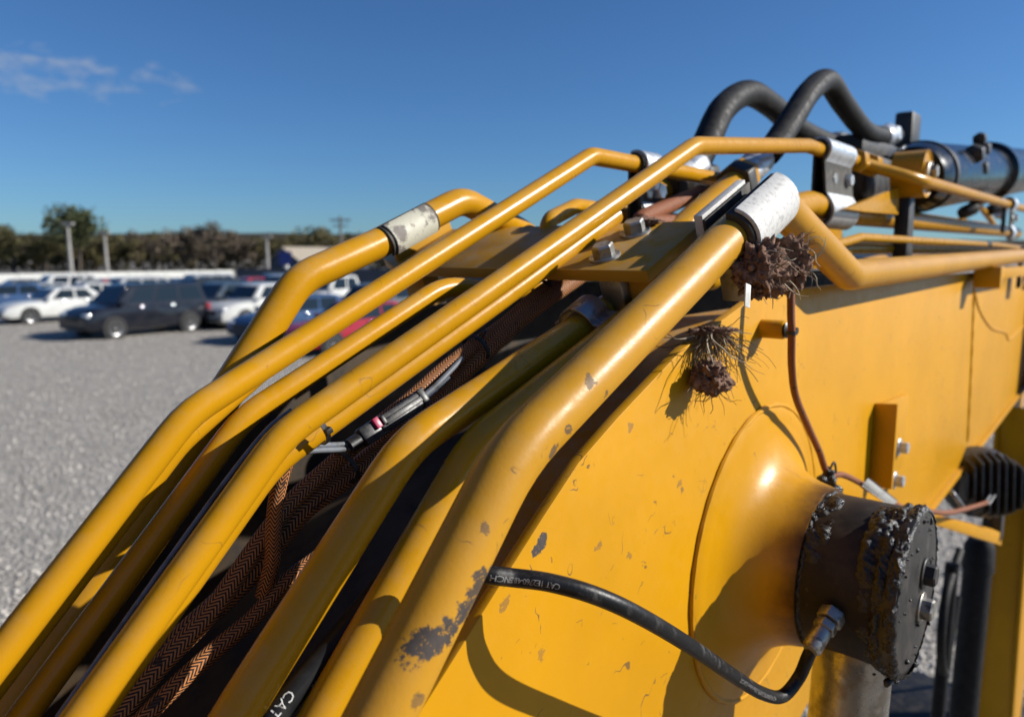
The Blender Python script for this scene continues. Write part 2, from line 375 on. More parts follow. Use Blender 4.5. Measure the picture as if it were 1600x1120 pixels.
def stones():
    rng = np.random.default_rng(3); n = 70000
    d = 4.2 * np.exp(rng.random(n) ** .85 * math.log(40 / 4.2)); az = R(1) * (-40 + 92 * rng.random(n))
    keep = (az < R(-8)) | ((az > R(14)) & (d < 14)); d, az = d[keep], az[keep]; n = len(d)
    x, y = d * np.sin(az), d * np.cos(az); s = (.007 + .022 * rng.random(n) ** 2) * (1 + d * .012)
    base = np.array([[1, 0, 0], [0, 1, 0], [-1, 0, 0], [0, -1, 0], [.1, .1, .75], [0, .05, -.6]])
    v = base[None] * s[:, None, None] * (.65 + .7 * rng.random((n, 6, 3)))
    a = rng.random(n) * 6.28; c, q = np.cos(a)[:, None], np.sin(a)[:, None]
    vx = v[:, :, 0] * c - v[:, :, 1] * q + x[:, None]; vy = v[:, :, 0] * q + v[:, :, 1] * c + y[:, None]
    zz = np.array([noise.noise(V((p * .23, r_ * .23, 3))) * .035 for p, r_ in zip(x, y)])
    vz = v[:, :, 2] + (s * .15)[:, None] + zz[:, None]
    co = np.stack([vx, vy, vz], 2).reshape(-1, 3)
    f = np.array([[0, 1, 4], [1, 2, 4], [2, 3, 4], [3, 0, 4], [1, 0, 5], [2, 1, 5], [3, 2, 5], [0, 3, 5]])
    F = (f[None] + (np.arange(n) * 6)[:, None, None]).reshape(-1, 3)
    me = bpy.data.meshes.new('gravel_stones'); me.vertices.add(len(co)); me.vertices.foreach_set('co', co.ravel())
    me.loops.add(F.size); me.loops.foreach_set('vertex_index', F.ravel()); me.polygons.add(len(F)); me.polygons.foreach_set('loop_start', np.arange(len(F)) * 3)
    me.update(calc_edges=True)
    m = new_mat('loose_stone', (.35, .34, .33), .9, 0, .2); k = N(m)
    geo = k.node('ShaderNodeNewGeometry'); k.color(k.mix(geo.outputs['Random Per Island'], (.24, .218, .19), (.84, .775, .69)))
    o = link('gravel_stones', me, m, smooth=False); o['kind'] = 'stuff'; o['label'] = 'loose crushed grey gravel covering the lot'; o['category'] = 'gravel'
stones()

# ================================================================== excavator boom
TF, TB, TH = .375, .875, .011                                  # near face, far face, plate thickness
def sz(x, y, t=TF):
    p = P(x, y, t) - EYE; return (p.dot(S), p.z)
top_edge = [(-.50, -1.21)] + [sz(*q) for q in ((652, 1120), (770, 932), (848, 809), (905, 722), (966, 652), (1066, 546))] + [(.90, -.048), (1.25, -.044), (2.6, -.046), (4.1, -.05)]
bot_edge = [(4.1, -.42), (3.69, -.530), (2.003, -.615), (1.40, -.69), (.95, -.80), (.40, -1.10), (.05, -1.55)]
outline = top_edge + bot_edge
def plate(name, t, label):
    return prism(name, [W(s, t, z) for s, z in outline], T * TH, M['plate'], EX, .0015, label)
plate('side_plate', TF, 'scratched sunlit yellow side plate of the boom')
plate('side_plate', TB - TH, 'far side plate of the boom')
def strip(name, edge, dz, th, label):
    # a plate between the two side plates that follows an edge
    n = len(edge); vs_, fs = [], []
    for t in (TF + TH + .0005, TB - TH - .0005):
        for s, z in edge: vs_.append(W(s, t, z + dz))
        for s, z in edge: vs_.append(W(s, t, z + dz - th))
    m = 2 * n
    for i in range(n - 1):
        fs += [(i, i + 1, m + i + 1, m + i), (n + i + 1, n + i, m + n + i, m + n + i + 1)]
    fs += [(0, m, m + n, n), (n - 1, 2 * n - 1, m + 2 * n - 1, m + n - 1)]
    return link(name, mesh_from(name, vs_, fs, ROOT), M['inner'], EX)
def strip2(name, edge, dz, th, ta, tb, mat):
    n = len(edge); vs_, fs = [], []
    for t in (ta, tb):
        for s, z in edge: vs_.append(W(s, t, z + dz))
        for s, z in edge: vs_.append(W(s, t, z + dz - th))
    m = 2 * n
    for i in range(n - 1):
        fs += [(i, i + 1, m + i + 1, m + i), (n + i + 1, n + i, m + n + i, m + n + i + 1), (i, n + i, n + i + 1, i + 1), (m + i + 1, m + n + i + 1, m + n + i, m + i)]
    fs += [(0, m, m + n, n), (n - 1, 2 * n - 1, m + 2 * n - 1, m + n - 1)]
    return link(name, mesh_from(name, vs_, fs, ROOT), mat, EX)
M['gap_shade'] = dirtymetal('gap_shade_paint', (.055, .032, .012), (.02, .014, .009), .6, 0, 14)  # near-black brown: the shade between the pipes is painted into this colour
strip2('top_plate', top_edge, -.036, .011, TF + TH + .0005, .500, M['inner'])
strip2('channel_floor', top_edge, -.15, .011, .501, TB - TH - .0005, M['gap_shade'])  # recessed floor, coloured dark to stand for shade in the pipe gaps
prism('gap_shade_panel', [W(q_, TB - TH - .006, z_ - .004) for q_, z_ in top_edge] + [W(4.1, TB - TH - .006, -.40), W(1.2, TB - TH - .006, -.60), W(.0, TB - TH - .006, -1.3)], T * .005, M['gap_shade'], EX, 0)  # added dark sheet over the far plate's inner face, standing for shade
strip2('channel_web', top_edge, -.048, .106, .490, .4995, M['gap_shade'])  # web beside the recess, with the same painted-in shade
strip('bottom_plate', [(s, z) for s, z in reversed(bot_edge)], .02, .011, 'bottom')
# flange strip along the lower edge of the near plate
def lip(edge, t0, t1, dz0, dz1, name, mat):
    n = len(edge); vs_ = [W(s, t, z + dz) for t in (t0, t1) for dz in (dz0, dz1) for s, z in edge]; fs = []
    for i in range(n - 1):
        a, b, c, d = i, n + i, 2 * n + i, 3 * n + i
        fs += [(a, a + 1, b + 1, b), (c, d, d + 1, c + 1), (a, c, c + 1, a + 1), (b, b + 1, d + 1, d)]
    fs += [(0, n, 3 * n, 2 * n), (n - 1, 3 * n - 1, 4 * n - 1, 2 * n - 1)]
    me = mesh_from(name, vs_, fs, ROOT); bevelled(me, .0015); return link(name, me, mat, EX)
lip([(s, z) for s, z in bot_edge[:4]], TF - .012, TF + .03, -.014, -.001, 'bottom_flange', M['plate'])
# weld seams on the near plate
def weld(pts, r, t=TF):
    path = spline([W(s, t - .0002, z) for s, z in pts], 14)
    vs_, fs, uv = sweep(path, lambda f: r * (1 + .25 * math.sin(f * 300)), 8); o = link('weld_seam', mesh_from('weld_seam', vs_, fs, ROOT), M['weld'], EX)
weld([sz(1521, 452), sz(1517, 560), sz(1511, 690)], .004)
weld([sz(1521, 452), sz(1530, 485), sz(1548, 512), sz(1570, 520), sz(1577, 530), sz(1600, 508)], .004)

# ---- pin boss and cylinder rod eye
BC = (.948, -.398); NX = -T
bo = W(BC[0], TF, BC[1])
lathe('pin_boss', [(-.002, .200), (.004, .198), (.007, .190), (.0075, .180), (.009, .174), (.011, .162), (.015, .148), (.022, .135), (.032, .123), (.046, .114), (.062, .1075), (.076, .1045), (.084, .102)], bo, NX, M['boss'], EX, 96, label='flared yellow pin boss welded on the boom side')
vs_, fs, uv = sweep([bo + NX * .002 + (S * math.cos(a) + Z * math.sin(a)) * .200 for a in np.linspace(0, 2 * math.pi, 97)], lambda f: .0038 * (1 + .15 * math.sin(f * 420)), 8, False)
link('weld_seam', mesh_from('weld_seam', vs_, fs, ROOT), M['weld'], EX)
eye0 = bo + NX * .086
lathe('rod_eye', [(0, .093), (.003, .097), (.082, .097), (.086, .094)], eye0, NX, M['eye'], EX, 72, label='greasy black rod eye of the boom cylinder')
capo = eye0 + NX * .088
cap = lathe('pin_cap', [(0, .097), (.010, .101), (.018, .100), (.020, .092), (.0205, .0)], capo, NX, M['mat_black'], EX, 72, label='black retaining cap on the boom pin')
capf = capo + NX * .0205
hexbolt(capf + S * .022 + Z * .016, NX, .0135, cap, 'mat_black', .012)
hexbolt(capf + S * .018 - Z * .026, NX, .0135, cap, 'steel', .012)
def blobs(name, centres, mat, parent, sub=2, org=ROOT, amp=.5, fr=60, seed=0):
    vs_, fs = [], []; bm = bmesh.new(); bmesh.ops.create_icosphere(bm, subdivisions=sub, radius=1); bv = [v.co.copy() for v in bm.verts]; bf = [tuple(v.index for v in f.verts) for f in bm.faces]; bm.free()
    for c, r in centres:
        k = len(vs_); st = V((random.uniform(.6, 1.4), random.uniform(.6, 1.4), random.uniform(.6, 1.4)))
        for v in bv:
            p = V((v.x * st.x, v.y * st.y, v.z * st.z)); q = c + p * r
            vs_.append(c + p * r * (1 + amp * noise.fractal(q * fr + V((seed, 0, 0)), 1.0, 2.0, 3)))
        fs += [tuple(i + k for i in f) for f in bf]
    return link(name, mesh_from(name, vs_, fs, org), mat, parent, angle=70)
def ring_pts(c, ax_off, rad, n, jr, jo, rs, a0=0, a1=6.283):
    out = []
    for i in range(n):
        a = random.uniform(a0, a1); rr = rad + random.gauss(0, jr)
        out.append((c + NX * (ax_off + random.gauss(0, jo)) + (S * math.cos(a) + Z * math.sin(a)) * rr, random.uniform(*rs)))
    return out
def collar(org, rad, half, thick, seed, extra=()):               # squeezed-out grease: a lumpy ring, thicker where it dripped
    nu, nv = 320, 14; vs_, fs = [], []
    for i in range(nu):
        a = 2 * math.pi * i / nu; d = S * math.cos(a) + Z * math.sin(a); f = 1.0
        for (ac, wd_, k) in extra: f += k * math.exp(-((math.atan2(math.sin(a - ac), math.cos(a - ac))) / wd_) ** 2)
        for j in range(nv):
            v = j / (nv - 1) * 2 - 1; q = org + NX * v * half * (.7 + .3 * f) + d * rad
            nz = noise.fractal(q * 55 + V((seed, 0, 0)), 1, 2, 4) + .55 * noise.fractal(q * 210 + V((0, seed, 0)), 1, 2, 3)
            vs_.append(q + d * (thick * f * (math.sqrt(max(1 - v * v, 0)) * (.75 + .9 * nz)) - .0015) + NX * .0016 * noise.noise(q * 160))
    for i in range(nu):
        for j in range(nv - 1): fs.append((i * nv + j, ((i + 1) % nu) * nv + j, ((i + 1) % nu) * nv + j + 1, i * nv + j + 1))
    me = mesh_from('grease', vs_, fs, ROOT); return link('grease', me, M['grease'], EX, angle=85)
collar(eye0 + NX * .000, .097, .004, .0035, 1); collar(eye0 + NX * .007, .0955, .013, .0022, 2, [(2.0, .42, 2.0), (2.45, .35, 1.0)])
collar(capo - NX * .001, .0970, .0075, .0062, 3); collar(capo + NX * .013, .0985, .0075, .0060, 4, [(4.6, .3, .8)]); collar(capo - NX * .010, .0955, .014, .0034, 5, [(2.0, .5, 1.6), (4.7, .5, 2.4), (2.6, .3, 1.0)])
blobs('grease_specks', ring_pts(capf, .0003, .080, 30, .014, .0008, (.001, .003)) + ring_pts(capo, .004, .104, 50, .003, .008, (.002, .004), 4.2, 5.2), M['grease'], EX, 2, ROOT, .9, 120)['kind'] = 'stuff'
# the rod
rc = eye0 + NX * .043; rdir = (W(.80, 0, -2.1) - W(BC[0], 0, BC[1])).normalized()
lathe('cylinder_rod', [(.05, .047), (.112, .0475), (.114, .046), (1.0, .046)], rc, rdir, M['rod'], EX, 48, label='dull chromed rod of the boom cylinder')
lathe('cylinder_tube', [(.62, .06), (.62, .075), (1.9, .075), (1.9, .0)], rc, rdir, M['gloss_black'], EX, 40)
blobs('grease', [(rc + rdir * (.092 + random.uniform(-.015, .015)) + NX * random.uniform(.0, .045) + S * random.uniform(-.01, .05), random.uniform(.003, .007)) for i in range(60)], M['grease'], EX)

# ---- hydraulic pipes
PIPE = M['pipe']
def pipe(pts, r, rb=.07, mat=None, label=None, n=28):
    return tube('hydraulic_pipe', fillet(pts, rb), r, mat or PIPE, EX, n, label)
def down(x, y, t, s_end=-.45, el=48):                            # carry a pipe on below the frame, parallel to the boom foot
    p = P(x, y, t); q = p - EYE; s = q.dot(S); d = s - s_end; return W(s_end, t, q.z - d * math.tan(R(el)))
rt, rk = .0124, .0220
TE = .345; TFP = .462
pipe([down(593, 1120, TE, el=49), P(593, 1120, TE), P(798, 714, TE), P(1124, 386, TE), P(1206, 309, TE), P(1326, 430, .335), P(1592, 400, .335), W(3.9, .335, 0)], rk, [1, .16, 1, .070, .05, 1], M['worn'], 'scuffed thick yellow pipe in front, held by the white clamp', 40)
pipe([down(10, 1012, .60, el=46), P(10, 1012, .60), P(292, 648, .60), P(924, 244, .60), W(1.25, .60, .134)], rt, [1, .10, .045], None, 'outermost slim yellow pipe rising over the bracket plate')
pipe([down(126, 1120, .53, el=46), P(126, 1120, .528), P(440, 681, .52), P(1085, 228, .49), P(1262, 228, .49), P(1296, 240, .49), P(1335, 250, .49)], rt, [1, .11, .07, .05, .05], None, 'slim yellow pipe rising highest, bent level into the zinc clamp')
cj = P(1335, 250, .49)
c2 = tube('hydraulic_pipe', fillet([cj + S * .05, P(1372, 263, .465), P(1440, 282, .392), P(1570, 318, .385), P(1640, 337, .385)], .3), .0125, PIPE, EX, 20, 'slim yellow pipe running right from the hex union')
for p_, r_, h_ in ((P(1336, 250, .49), .024, .03), (P(1356, 257, .485), .025, .035)): hexnut('union_nut', p_, S - Z * .03, r_, h_, PIPE, c2)
# second-layer pipes
pipe([down(35, 1120, .612, el=49), P(35, 1120, .612), P(380, 652, .612), P(694, 446, .612), W(.69, .61, -.046), W(.80, .61, -.03), P(845, 350, .62), P(900, 322, .64), W(1.35, .66, .06)], .0112, [1, .11, .1, .1, .06, .06, .05], None, 'slim yellow pipe half in shadow, second from the lot')
pipe([down(366, 1120, TFP, el=49), P(366, 1120, TFP), P(636, 694, TFP), P(912, 510, TFP), P(1010, 440, TFP), W(.95, TFP, -.03)], .0168, [1, .12, .3, .05], None, 'shaded yellow pipe under the bracket plate next to the wiring')
# pipes tucked under the upper pair
def under(pts, dt, dz, r, rb, lab): return pipe([p + T * dt + Z * dz for p in pts], r, rb, None, lab)
q0 = T * .020 - Z * .027
pipe([down(10, 1012, .60, el=46) + q0, P(10, 1012, .60) + q0, P(292, 648, .60) + q0, P(420, 566, .63), P(640, 425, .64)], .0110, [1, .09, .2], None, 'slim yellow pipe tucked under the outermost one')
under([down(126, 1120, .53, el=46), P(126, 1120, .528), P(440, 681, .52), P(800, 430, .505), P(980, 302, .495)], .017, -.026, .0115, [1, .11, .3], 'slim yellow pipe tucked under the highest one')
pipe([down(500, 1118, .432, el=49), P(500, 1118, .432), P(742, 694, .432), P(900, 568, .425), P(1010, 480, .415)], .0155, [1, .12, .2], None, 'slim yellow pipe tucked behind the scuffed thick one')
# far thick pipe
pipe([down(360, 604, .70, el=50), P(360, 604, .70), P(466, 437, .70), P(588, 382, .70), P(722, 312, .70), P(812, 360, .71), W(.98, .71, -.02), W(3.9, .71, -.01)], .0180, [1, .08, .4, .06, .05, .05], None, 'thick yellow pipe on the far edge with cream clamp')
# level pipes along the second section
pipe([W(.98, .49, -.005), W(1.10, .49, .055), P(1262, 318, .49), P(1315, 333, .49), P(1584, 363, .49), W(4.0, .49, .10)], .023, [.05, .06, .06, .1, .1], None, 'thick yellow pipe below the zinc clamp')
pipe([W(1.05, .44, -.01), P(1318, 379, .43), P(1345, 371, .43), P(1560, 383, .43), W(3.9, .43, .03)], .0085, [.03, .03, .1, .1], None, 'thin yellow line between the thicker level pipes')
pipe([W(1.1, .46, -.01), P(1330, 388, .46), P(1560, 389, .46), W(3.9, .46, .02)], .010, .06, None)
pipe([W(1.1, .60, .02), W(1.3, .60, .10), W(3.9, .60, .13)], .020, .06, None)
# ---- bracket plate across the pipes
EL = R(24); U = S * math.cos(EL) + Z * math.sin(EL); NU = -S * math.sin(EL) + Z * math.cos(EL)
b0 = W(.66, 0, -.0150)
def bp(t, l, h=0): return b0 + T * t + U * l + NU * h
br = prism('bracket_plate', [bp(.392, 0), bp(.79, 0), bp(.845, .03), bp(.845, .135), bp(.392, .135)], -NU * .0135, M['dusty'], EX, .001, 'dusty yellow bracket plate bolted across the boom top')
for x, y in ((945, 402), (993, 364)):
    r_ = ray(x, y); k = (b0 - EYE).dot(NU) / r_.dot(NU); hexbolt(EYE + r_ * k, NU, .0125, br, 'zinc_dull', .013)
block('bracket_lip', bp(.80, .075, .011), (U, T, NU), (.115, .006, .022), M['dusty'], EX)
for t_ in (.445, .70):
    block('bracket_foot', bp(t_, .02, -.035), (U, T, NU), (.03, .028, .045), M['zinc_dull'], EX)
prism('bracket_leg', [bp(.392, .02, -.0136), bp(.45, .02, -.0136), bp(.45, .02, -.07), bp(.392, .02, -.07)], U * .10, M['dusty'], EX)
prism('bracket_leg', [bp(.80, .05, -.0136), bp(.845, .05, -.0136), bp(.845, .05, -.08), bp(.80, .05, -.08)], U * .10, M['dusty'], EX)
# straps under the bracket that hold the two shaded pipes
def strap(t0, sg=-1):
    rr = .0225 if t0 < .58 else .0145; pl = []
    prof = [(t0 + .028 * 1, .004), (t0 + .026, .004)] + [(t0 + math.cos(a) * (rr), math.sin(a) * rr) for a in np.linspace(.25, math.pi - .25, 12)] + [(t0 - .028, .004), (t0 - .062, .004)]
    pc = W(0, 0, 0)
    base = P(900, 512, TFP) if t0 < .58 else P(655, 470, .60) + U * .05
    base = base - T * base.dot(T) + T * EYE.dot(T)
    top = [base + T * a + NU * b for a, b in prof]; nrm = []
    bot = [base + T * a + NU * (b - .0035) for a, b in prof]
    return prism('strap', top + bot[::-1], U * .035, M['zinc_dull'], EX, .0006)
strap(TFP)

# ---- saddle clamps
def saddle(p0, p1, r, white, label, a0, a1, thin=1.0):
    ax = (p1 - p0); h = ax.length; ax.normalize(); ref = -T
    e = bpy.data.objects.new('pipe_clamp', None); col.objects.link(e); e.parent = EX; e['label'] = label
    shell('rubber_liner', p0 - ax * .005, ax, ref, r + .0002, r + .0078 * thin, a0 - .25, a1 + .1, h + .010, M['liner'], e)
    shell('saddle', p0, ax, ref, r + .0080 * thin, r + .0125 * thin, a0, a1, h, white, e)
    b = ax.cross((ref - ax * ref.dot(ax)).normalized())
    return e, ax, b
pE0, pE1 = P(1139, 372, TE), P(1203, 312, TE)
ce, axE, upE = saddle(pE0, pE1, rk, M['white'], 'white painted pipe clamp on the scuffed thick pipe', -1.25, 1.35)
mid = (pE0 + pE1) / 2; h = (pE1 - pE0).length
upv = axE.cross(-T).normalized(); upv = upv if upv.z > 0 else -upv
cb = mid - axE * h * .5
prism('inner_saddle', [cb + T * .0265 - upv * .03, cb + T * .0265 + upv * .026, cb + T * .037 + upv * .026, cb + T * .037 - upv * .03], axE * h, M['white'], ce, .001)
prism('rubber_liner', [cb - axE * .003 + T * .0225 - upv * .02, cb - axE * .003 + T * .0225 + upv * .022, cb - axE * .003 + T * .026 + upv * .022, cb - axE * .003 + T * .026 - upv * .02], axE * (h + .006), M['liner'], ce, .001)
prism('clamp_foot', [mid - axE * h * .5 - upv * .036 - T * .012, mid - axE * h * .5 - upv * .036 + T * .018, mid - axE * h * .5 - upv * .075 + T * .018, mid - axE * h * .5 - upv * .075 - T * .012], axE * .05, M['zinc_dull'], ce, .001)
pD0, pD1 = P(600, 379, .70), P(664, 344, .70)
saddle(pD0, pD1, .0180, M['whitescuff'], 'cream painted worn pipe clamp on the far thick pipe', -1.2, .75, .45)
md = (pD0 + pD1) / 2; hd = (pD1 - pD0).length; axD = (pD1 - pD0).normalized()

# two-pipe zinc clamps
def twin(s0, za, ra, zb, rb_, t, label, wd=.05):
    e = bpy.data.objects.new('pipe_clamp', None); col.objects.link(e); e.parent = EX; e['label'] = label
    for nm, off, th, mt in (('strap', .006, .004, M['zinc']), ('rubber_liner', .001, .0048, M['liner'])):
        pr = []
        for a in np.linspace(R(115), R(-35), 14): pr.append((math.cos(a) * (ra + off), za + math.sin(a) * (ra + off)))
        pr += [(ra * .55, za - ra - .012), (rb_ * .55, zb + rb_ + .012)]
        for a in np.linspace(R(35), R(-75), 12): pr.append((math.cos(a) * (rb_ + off), zb + math.sin(a) * (rb_ + off)))
        out = []
        for i, (a_, b_) in enumerate(pr):
            q0 = pr[max(i - 1, 0)]; q1 = pr[min(i + 1, len(pr) - 1)]; dx, dy = q1[0] - q0[0], q1[1] - q0[1]; l_ = math.hypot(dx, dy) or 1
            out.append((a_ - dy / l_ * th, b_ + dx / l_ * th))
        n = len(pr); s1 = s0 - (.004 if nm == 'rubber_liner' else 0); ww = wd + (.008 if nm == 'rubber_liner' else 0)
        def pt(q): return W(s1, t, 0) + NX * q[0] + Z * q[1]
        vs_ = [pt(q) for q in pr] + [pt(q) for q in out]; vs_ += [v + S * ww for v in vs_]; fs = []
        for i in range(n - 1):
            fs += [(i, i + 1, 2 * n + i + 1, 2 * n + i), (n + i + 1, n + i, 3 * n + i, 3 * n + i + 1), (i, n + i, n + i + 1, i + 1), (2 * n + i, 2 * n + i + 1, 3 * n + i + 1, 3 * n + i)]
        fs += [(0, 2 * n, 3 * n, n), (n - 1, 2 * n - 1, 4 * n - 1, 3 * n - 1)]
        me = mesh_from(nm, vs_, fs, ROOT); bevelled(me, 0); link(nm, me, mt, e, angle=50)
    zc = (za - ra + zb + rb_) / 2
    hexbolt(W(s0 + wd * .32, t, zc) + NX * (ra * .55), NX, .0115, e, 'zinc_dull', .008)
    hexbolt(W(s0 + wd * .80, t, zc + .002) + NX * (ra * .55), NX, .0125, e, 'zinc', .016)
    block('back_plate', W(s0 + wd * .5, t + .012, zc), (S, T, Z), (wd * .9, .006, abs(za - zb)), M['mat_black'], e)
    return e
twin(1.43, .196, rt, .083, .023, .49, 'shiny zinc clamp joining two level pipes below the hoses', .15)
twin(2.90, .168, .0125, .075, .014, .385, 'far zinc clamp at the right edge', .07)
twin(3.0, .0, rk, -.10, .006, .34, 'zinc clamp on the thick side pipe at the right edge', .09)
block('pipe_bracket', W(2.62, .345, -.048), (S, T, Z), (.62, .05, .03), M['plate'], EX)
block('pipe_bracket', W(2.28, .33, -.055), (S, T, Z), (.05, .06, .055), M['plate'], EX)
# ---- big hoses to the arm cylinder
def hose(pts, r, label, mat='rubber', n=20): return tube('hydraulic_hose', spline(pts, 12), r, M[mat], EX, n, label)
TFP2 = .545; f0 = P(1150, 285, TFP2)
tube('hydraulic_pipe', fillet([W(.84, TFP2, -.06), P(1020, 402, TFP2), P(1085, 340, TFP2), f0], .1), .0215, PIPE, EX, 28, 'thick yellow pipe rising from the bracket to the highest hose')
def ferrule(p, d, segs, parent, mats):
    d = d.normalized(); x = 0
    for (l_, r_, hexa), mt in zip(segs, mats):
        if hexa: hexnut('hose_nut', p + d * x, d, r_, l_, mt, parent)
        else: lathe('hose_ferrule', [(x, r_ * .92), (x + l_ * .1, r_), (x + l_ * .9, r_), (x + l_, r_ * .92)], p, d, mt, parent, 24)
        x += l_
    return p + d * x
h2 = hose([P(1200, 240, TFP2), P(1212, 225, TFP2), P(1240, 182, TFP2), P(1264, 145, .55), P(1292, 127, .555), P(1318, 163, .56), P(1350, 203, .57), P(1378, 213, .58), P(1398, 212, .59)], .0235, 'black hose loop standing highest on the boom')
ferrule(f0 - U * .01, P(1212, 228, TFP2) - f0, [(.030, .034, 1), (.018, .030, 1), (.022, .024, 0), (.050, .0255, 0)], h2, [M['mat_black'], PIPE, M['zinc'], M['zinc']])
h1 = hose([P(1085, 262, .66), P(1105, 220, .66), P(1130, 170, .67), P(1168, 146, .68), P(1205, 165, .69), P(1245, 200, .70), P(1290, 222, .70), P(1318, 226, .70)], .0265, 'black hose loop on the left, behind the highest one')
fr0 = P(1035, 296, .66)
tube('hydraulic_pipe', fillet([W(1.0, .66, .02), fr0 - (P(1085, 262, .66) - fr0) * .6, fr0], .05), .02, PIPE, EX, 20)
ferrule(fr0, P(1085, 262, .66) - fr0, [(.035, .036, 1), (.05, .031, 0), (.05, .029, 0)], h1, [M['mat_black'], M['zinc'], M['zinc']])
ferrule(P(1304, 224, .70), P(1340, 226, .71) - P(1304, 224, .70), [(.06, .030, 0), (.05, .034, 1)], h1, [M['zinc_dull'], M['zinc_dull']])
ferrule(P(1378, 213, .58), P(1412, 208, .60) - P(1378, 213, .58), [(.07, .028, 0), (.04, .032, 1)], h2, [M['zinc'], M['zinc']])
pb = block('port_block', P(1417, 216, .60), (S, T, Z), (.10, .05, .14), M['mat_black'], EX, .008)
block('port_block', P(1362, 242, .60), (S, T, Z), (.40, .07, .06), M['mat_black'], EX, .008)
# fittings under the outermost pipe
cl = twin(.970, .134, rt, .055, .014, .60, 'zinc clamp on the outermost slim pipe', .05)
for x, y, t_, r_ in ((1072, 282, .72, .026), (1090, 276, .72, .03)):
    hexnut('union_nut', P(x, y, t_), S + Z * .1, r_, .05, M['mat_black'], EX)
tube('hydraulic_pipe', [P(1095, 274, .72), P(1128, 280, .74)], .016, PIPE, EX)
# ---- arm cylinder on top
ac0 = W(2.12, .49, .198); acd = (W(3.7, .49, .345) - ac0).normalized(); AP = lambda l: ac0 + acd * l
at = lathe('arm_cylinder', [(-.02, .0), (-.02, .075), (.02, .086), (.05, .088), (.95, .088), (.96, .106), (1.04, .106), (1.05, .092), (2.2, .092), (2.2, 0)], ac0, acd, M['gloss_black'], EX, 56, label='glossy black arm cylinder lying above the boom')
lathe('clamp_band', [(.05, .0885), (.05, .092), (.075, .092), (.075, .0885)], ac0, acd, M['mat_black'], at, 48)
blk = AP(.33) + NX * .070 + Z * .050
for dx, dy, dz, sx in ((0, 0, 0, .05), (.06, .01, .02, .04), (.10, .0, -.03, .045), (.05, .005, .05, .03)):
    hexnut('band_clamp', blk + S * dx + NX * dy + Z * dz, S + Z * .2, sx * .6, sx, M['plastic'], at)
# pin boss and legs that carry the cylinder base
lgc = W(1.84, .40, .178)
lg = lathe('cylinder_lug', [(0, .046), (.004, .051), (-.06, .051), (-.06, .0)], lgc, NX, M['pipe'], EX, 40, label='yellow pin boss carrying the black arm cylinder')
lathe('pin_end', [(-.002, .026), (.006, .026), (.008, .022), (.008, .0)], lgc + NX * .003, NX, M['steel'], lg, 32)
hexbolt(lgc + NX * .008 + Z * .004, NX, .014, lg, 'steel')
prism('lug_leg', [W(1.83, .425, .14), W(1.87, .425, .14), W(1.89, .425, -.03), W(1.83, .425, -.03)], T * .03, M['mat_black'], EX, .003)
prism('lug_leg', [W(1.80, .60, .14), W(1.90, .60, .14), W(2.0, .60, -.03), W(1.7, .60, -.03)], T * .03, M['pipe'], EX, .003)
block('cylinder_base', W(1.93, .55, .18), (S, T, Z), (.34, .09, .11), M['mat_black'], EX, .02)
prism('lug_gusset', [W(1.44, .44, .085), W(1.80, .44, .150), W(1.80, .44, .09), W(1.56, .44, .085)], T * .012, M['pipe'], EX)
# small fittings far along the boom top
for i, (x, y) in enumerate(((1502, 334), (1525, 322), (1545, 330), (1560, 340))):
    lathe('pipe_fitting', [(0, .018), (.01, .022), (.05, .022), (.06, .014)], P(x, y, .52), (S * .4 + Z * (1 if i % 2 else .2) - T * .3), M['zinc' if i % 2 else 'mat_black'], EX, 16)
tube('hydraulic_pipe', spline([P(1500, 345, .53), P(1516, 330, .53), P(1528, 322, .53), P(1542, 336, .53), P(1552, 350, .53)], 6), .011, PIPE, EX, 14)

# ---- grease hose on the side plate
gh_pts = [P(690, 893, .385), P(730, 894, .372), P(772, 899, .357), P(800, 902, .352), P(860, 910, .330), P(930, 930, .306), P(1000, 962, .290), P(1080, 1010, .286), P(1150, 1058, .286), P(1190, 1082, .282), P(1222, 1087, .274), P(1248, 1058, .266), P(1264, 1022, .255), P(1276, 1000, .249)]
gpath = spline(gh_pts, 10)
gh = tube('grease_hose', gpath, .0072, M['hose'], EX, 18, 'thin black grease hose with printed text across the boom side')
gd = P(1303, 957, .244) - P(1266, 1016, .252)
gfit = lathe('hose_ferrule', [(0, .0080), (.004, .0108), (.030, .0104), (.036, .0090)], P(1266, 1016, .252), gd, M['steel'], gh, 24)
hexnut('hose_nut', P(1286, 984, .2475), gd, .0130, .010, M['steel'], gh); hexnut('hose_nut', P(1294, 971, .246), gd, .0150, .014, M['steel'], gh)
lathe('elbow', [(0, .010), (.035, .010)], P(1300, 962, .247), S * .9 + Z * .2, M['steel'], gh, 16)
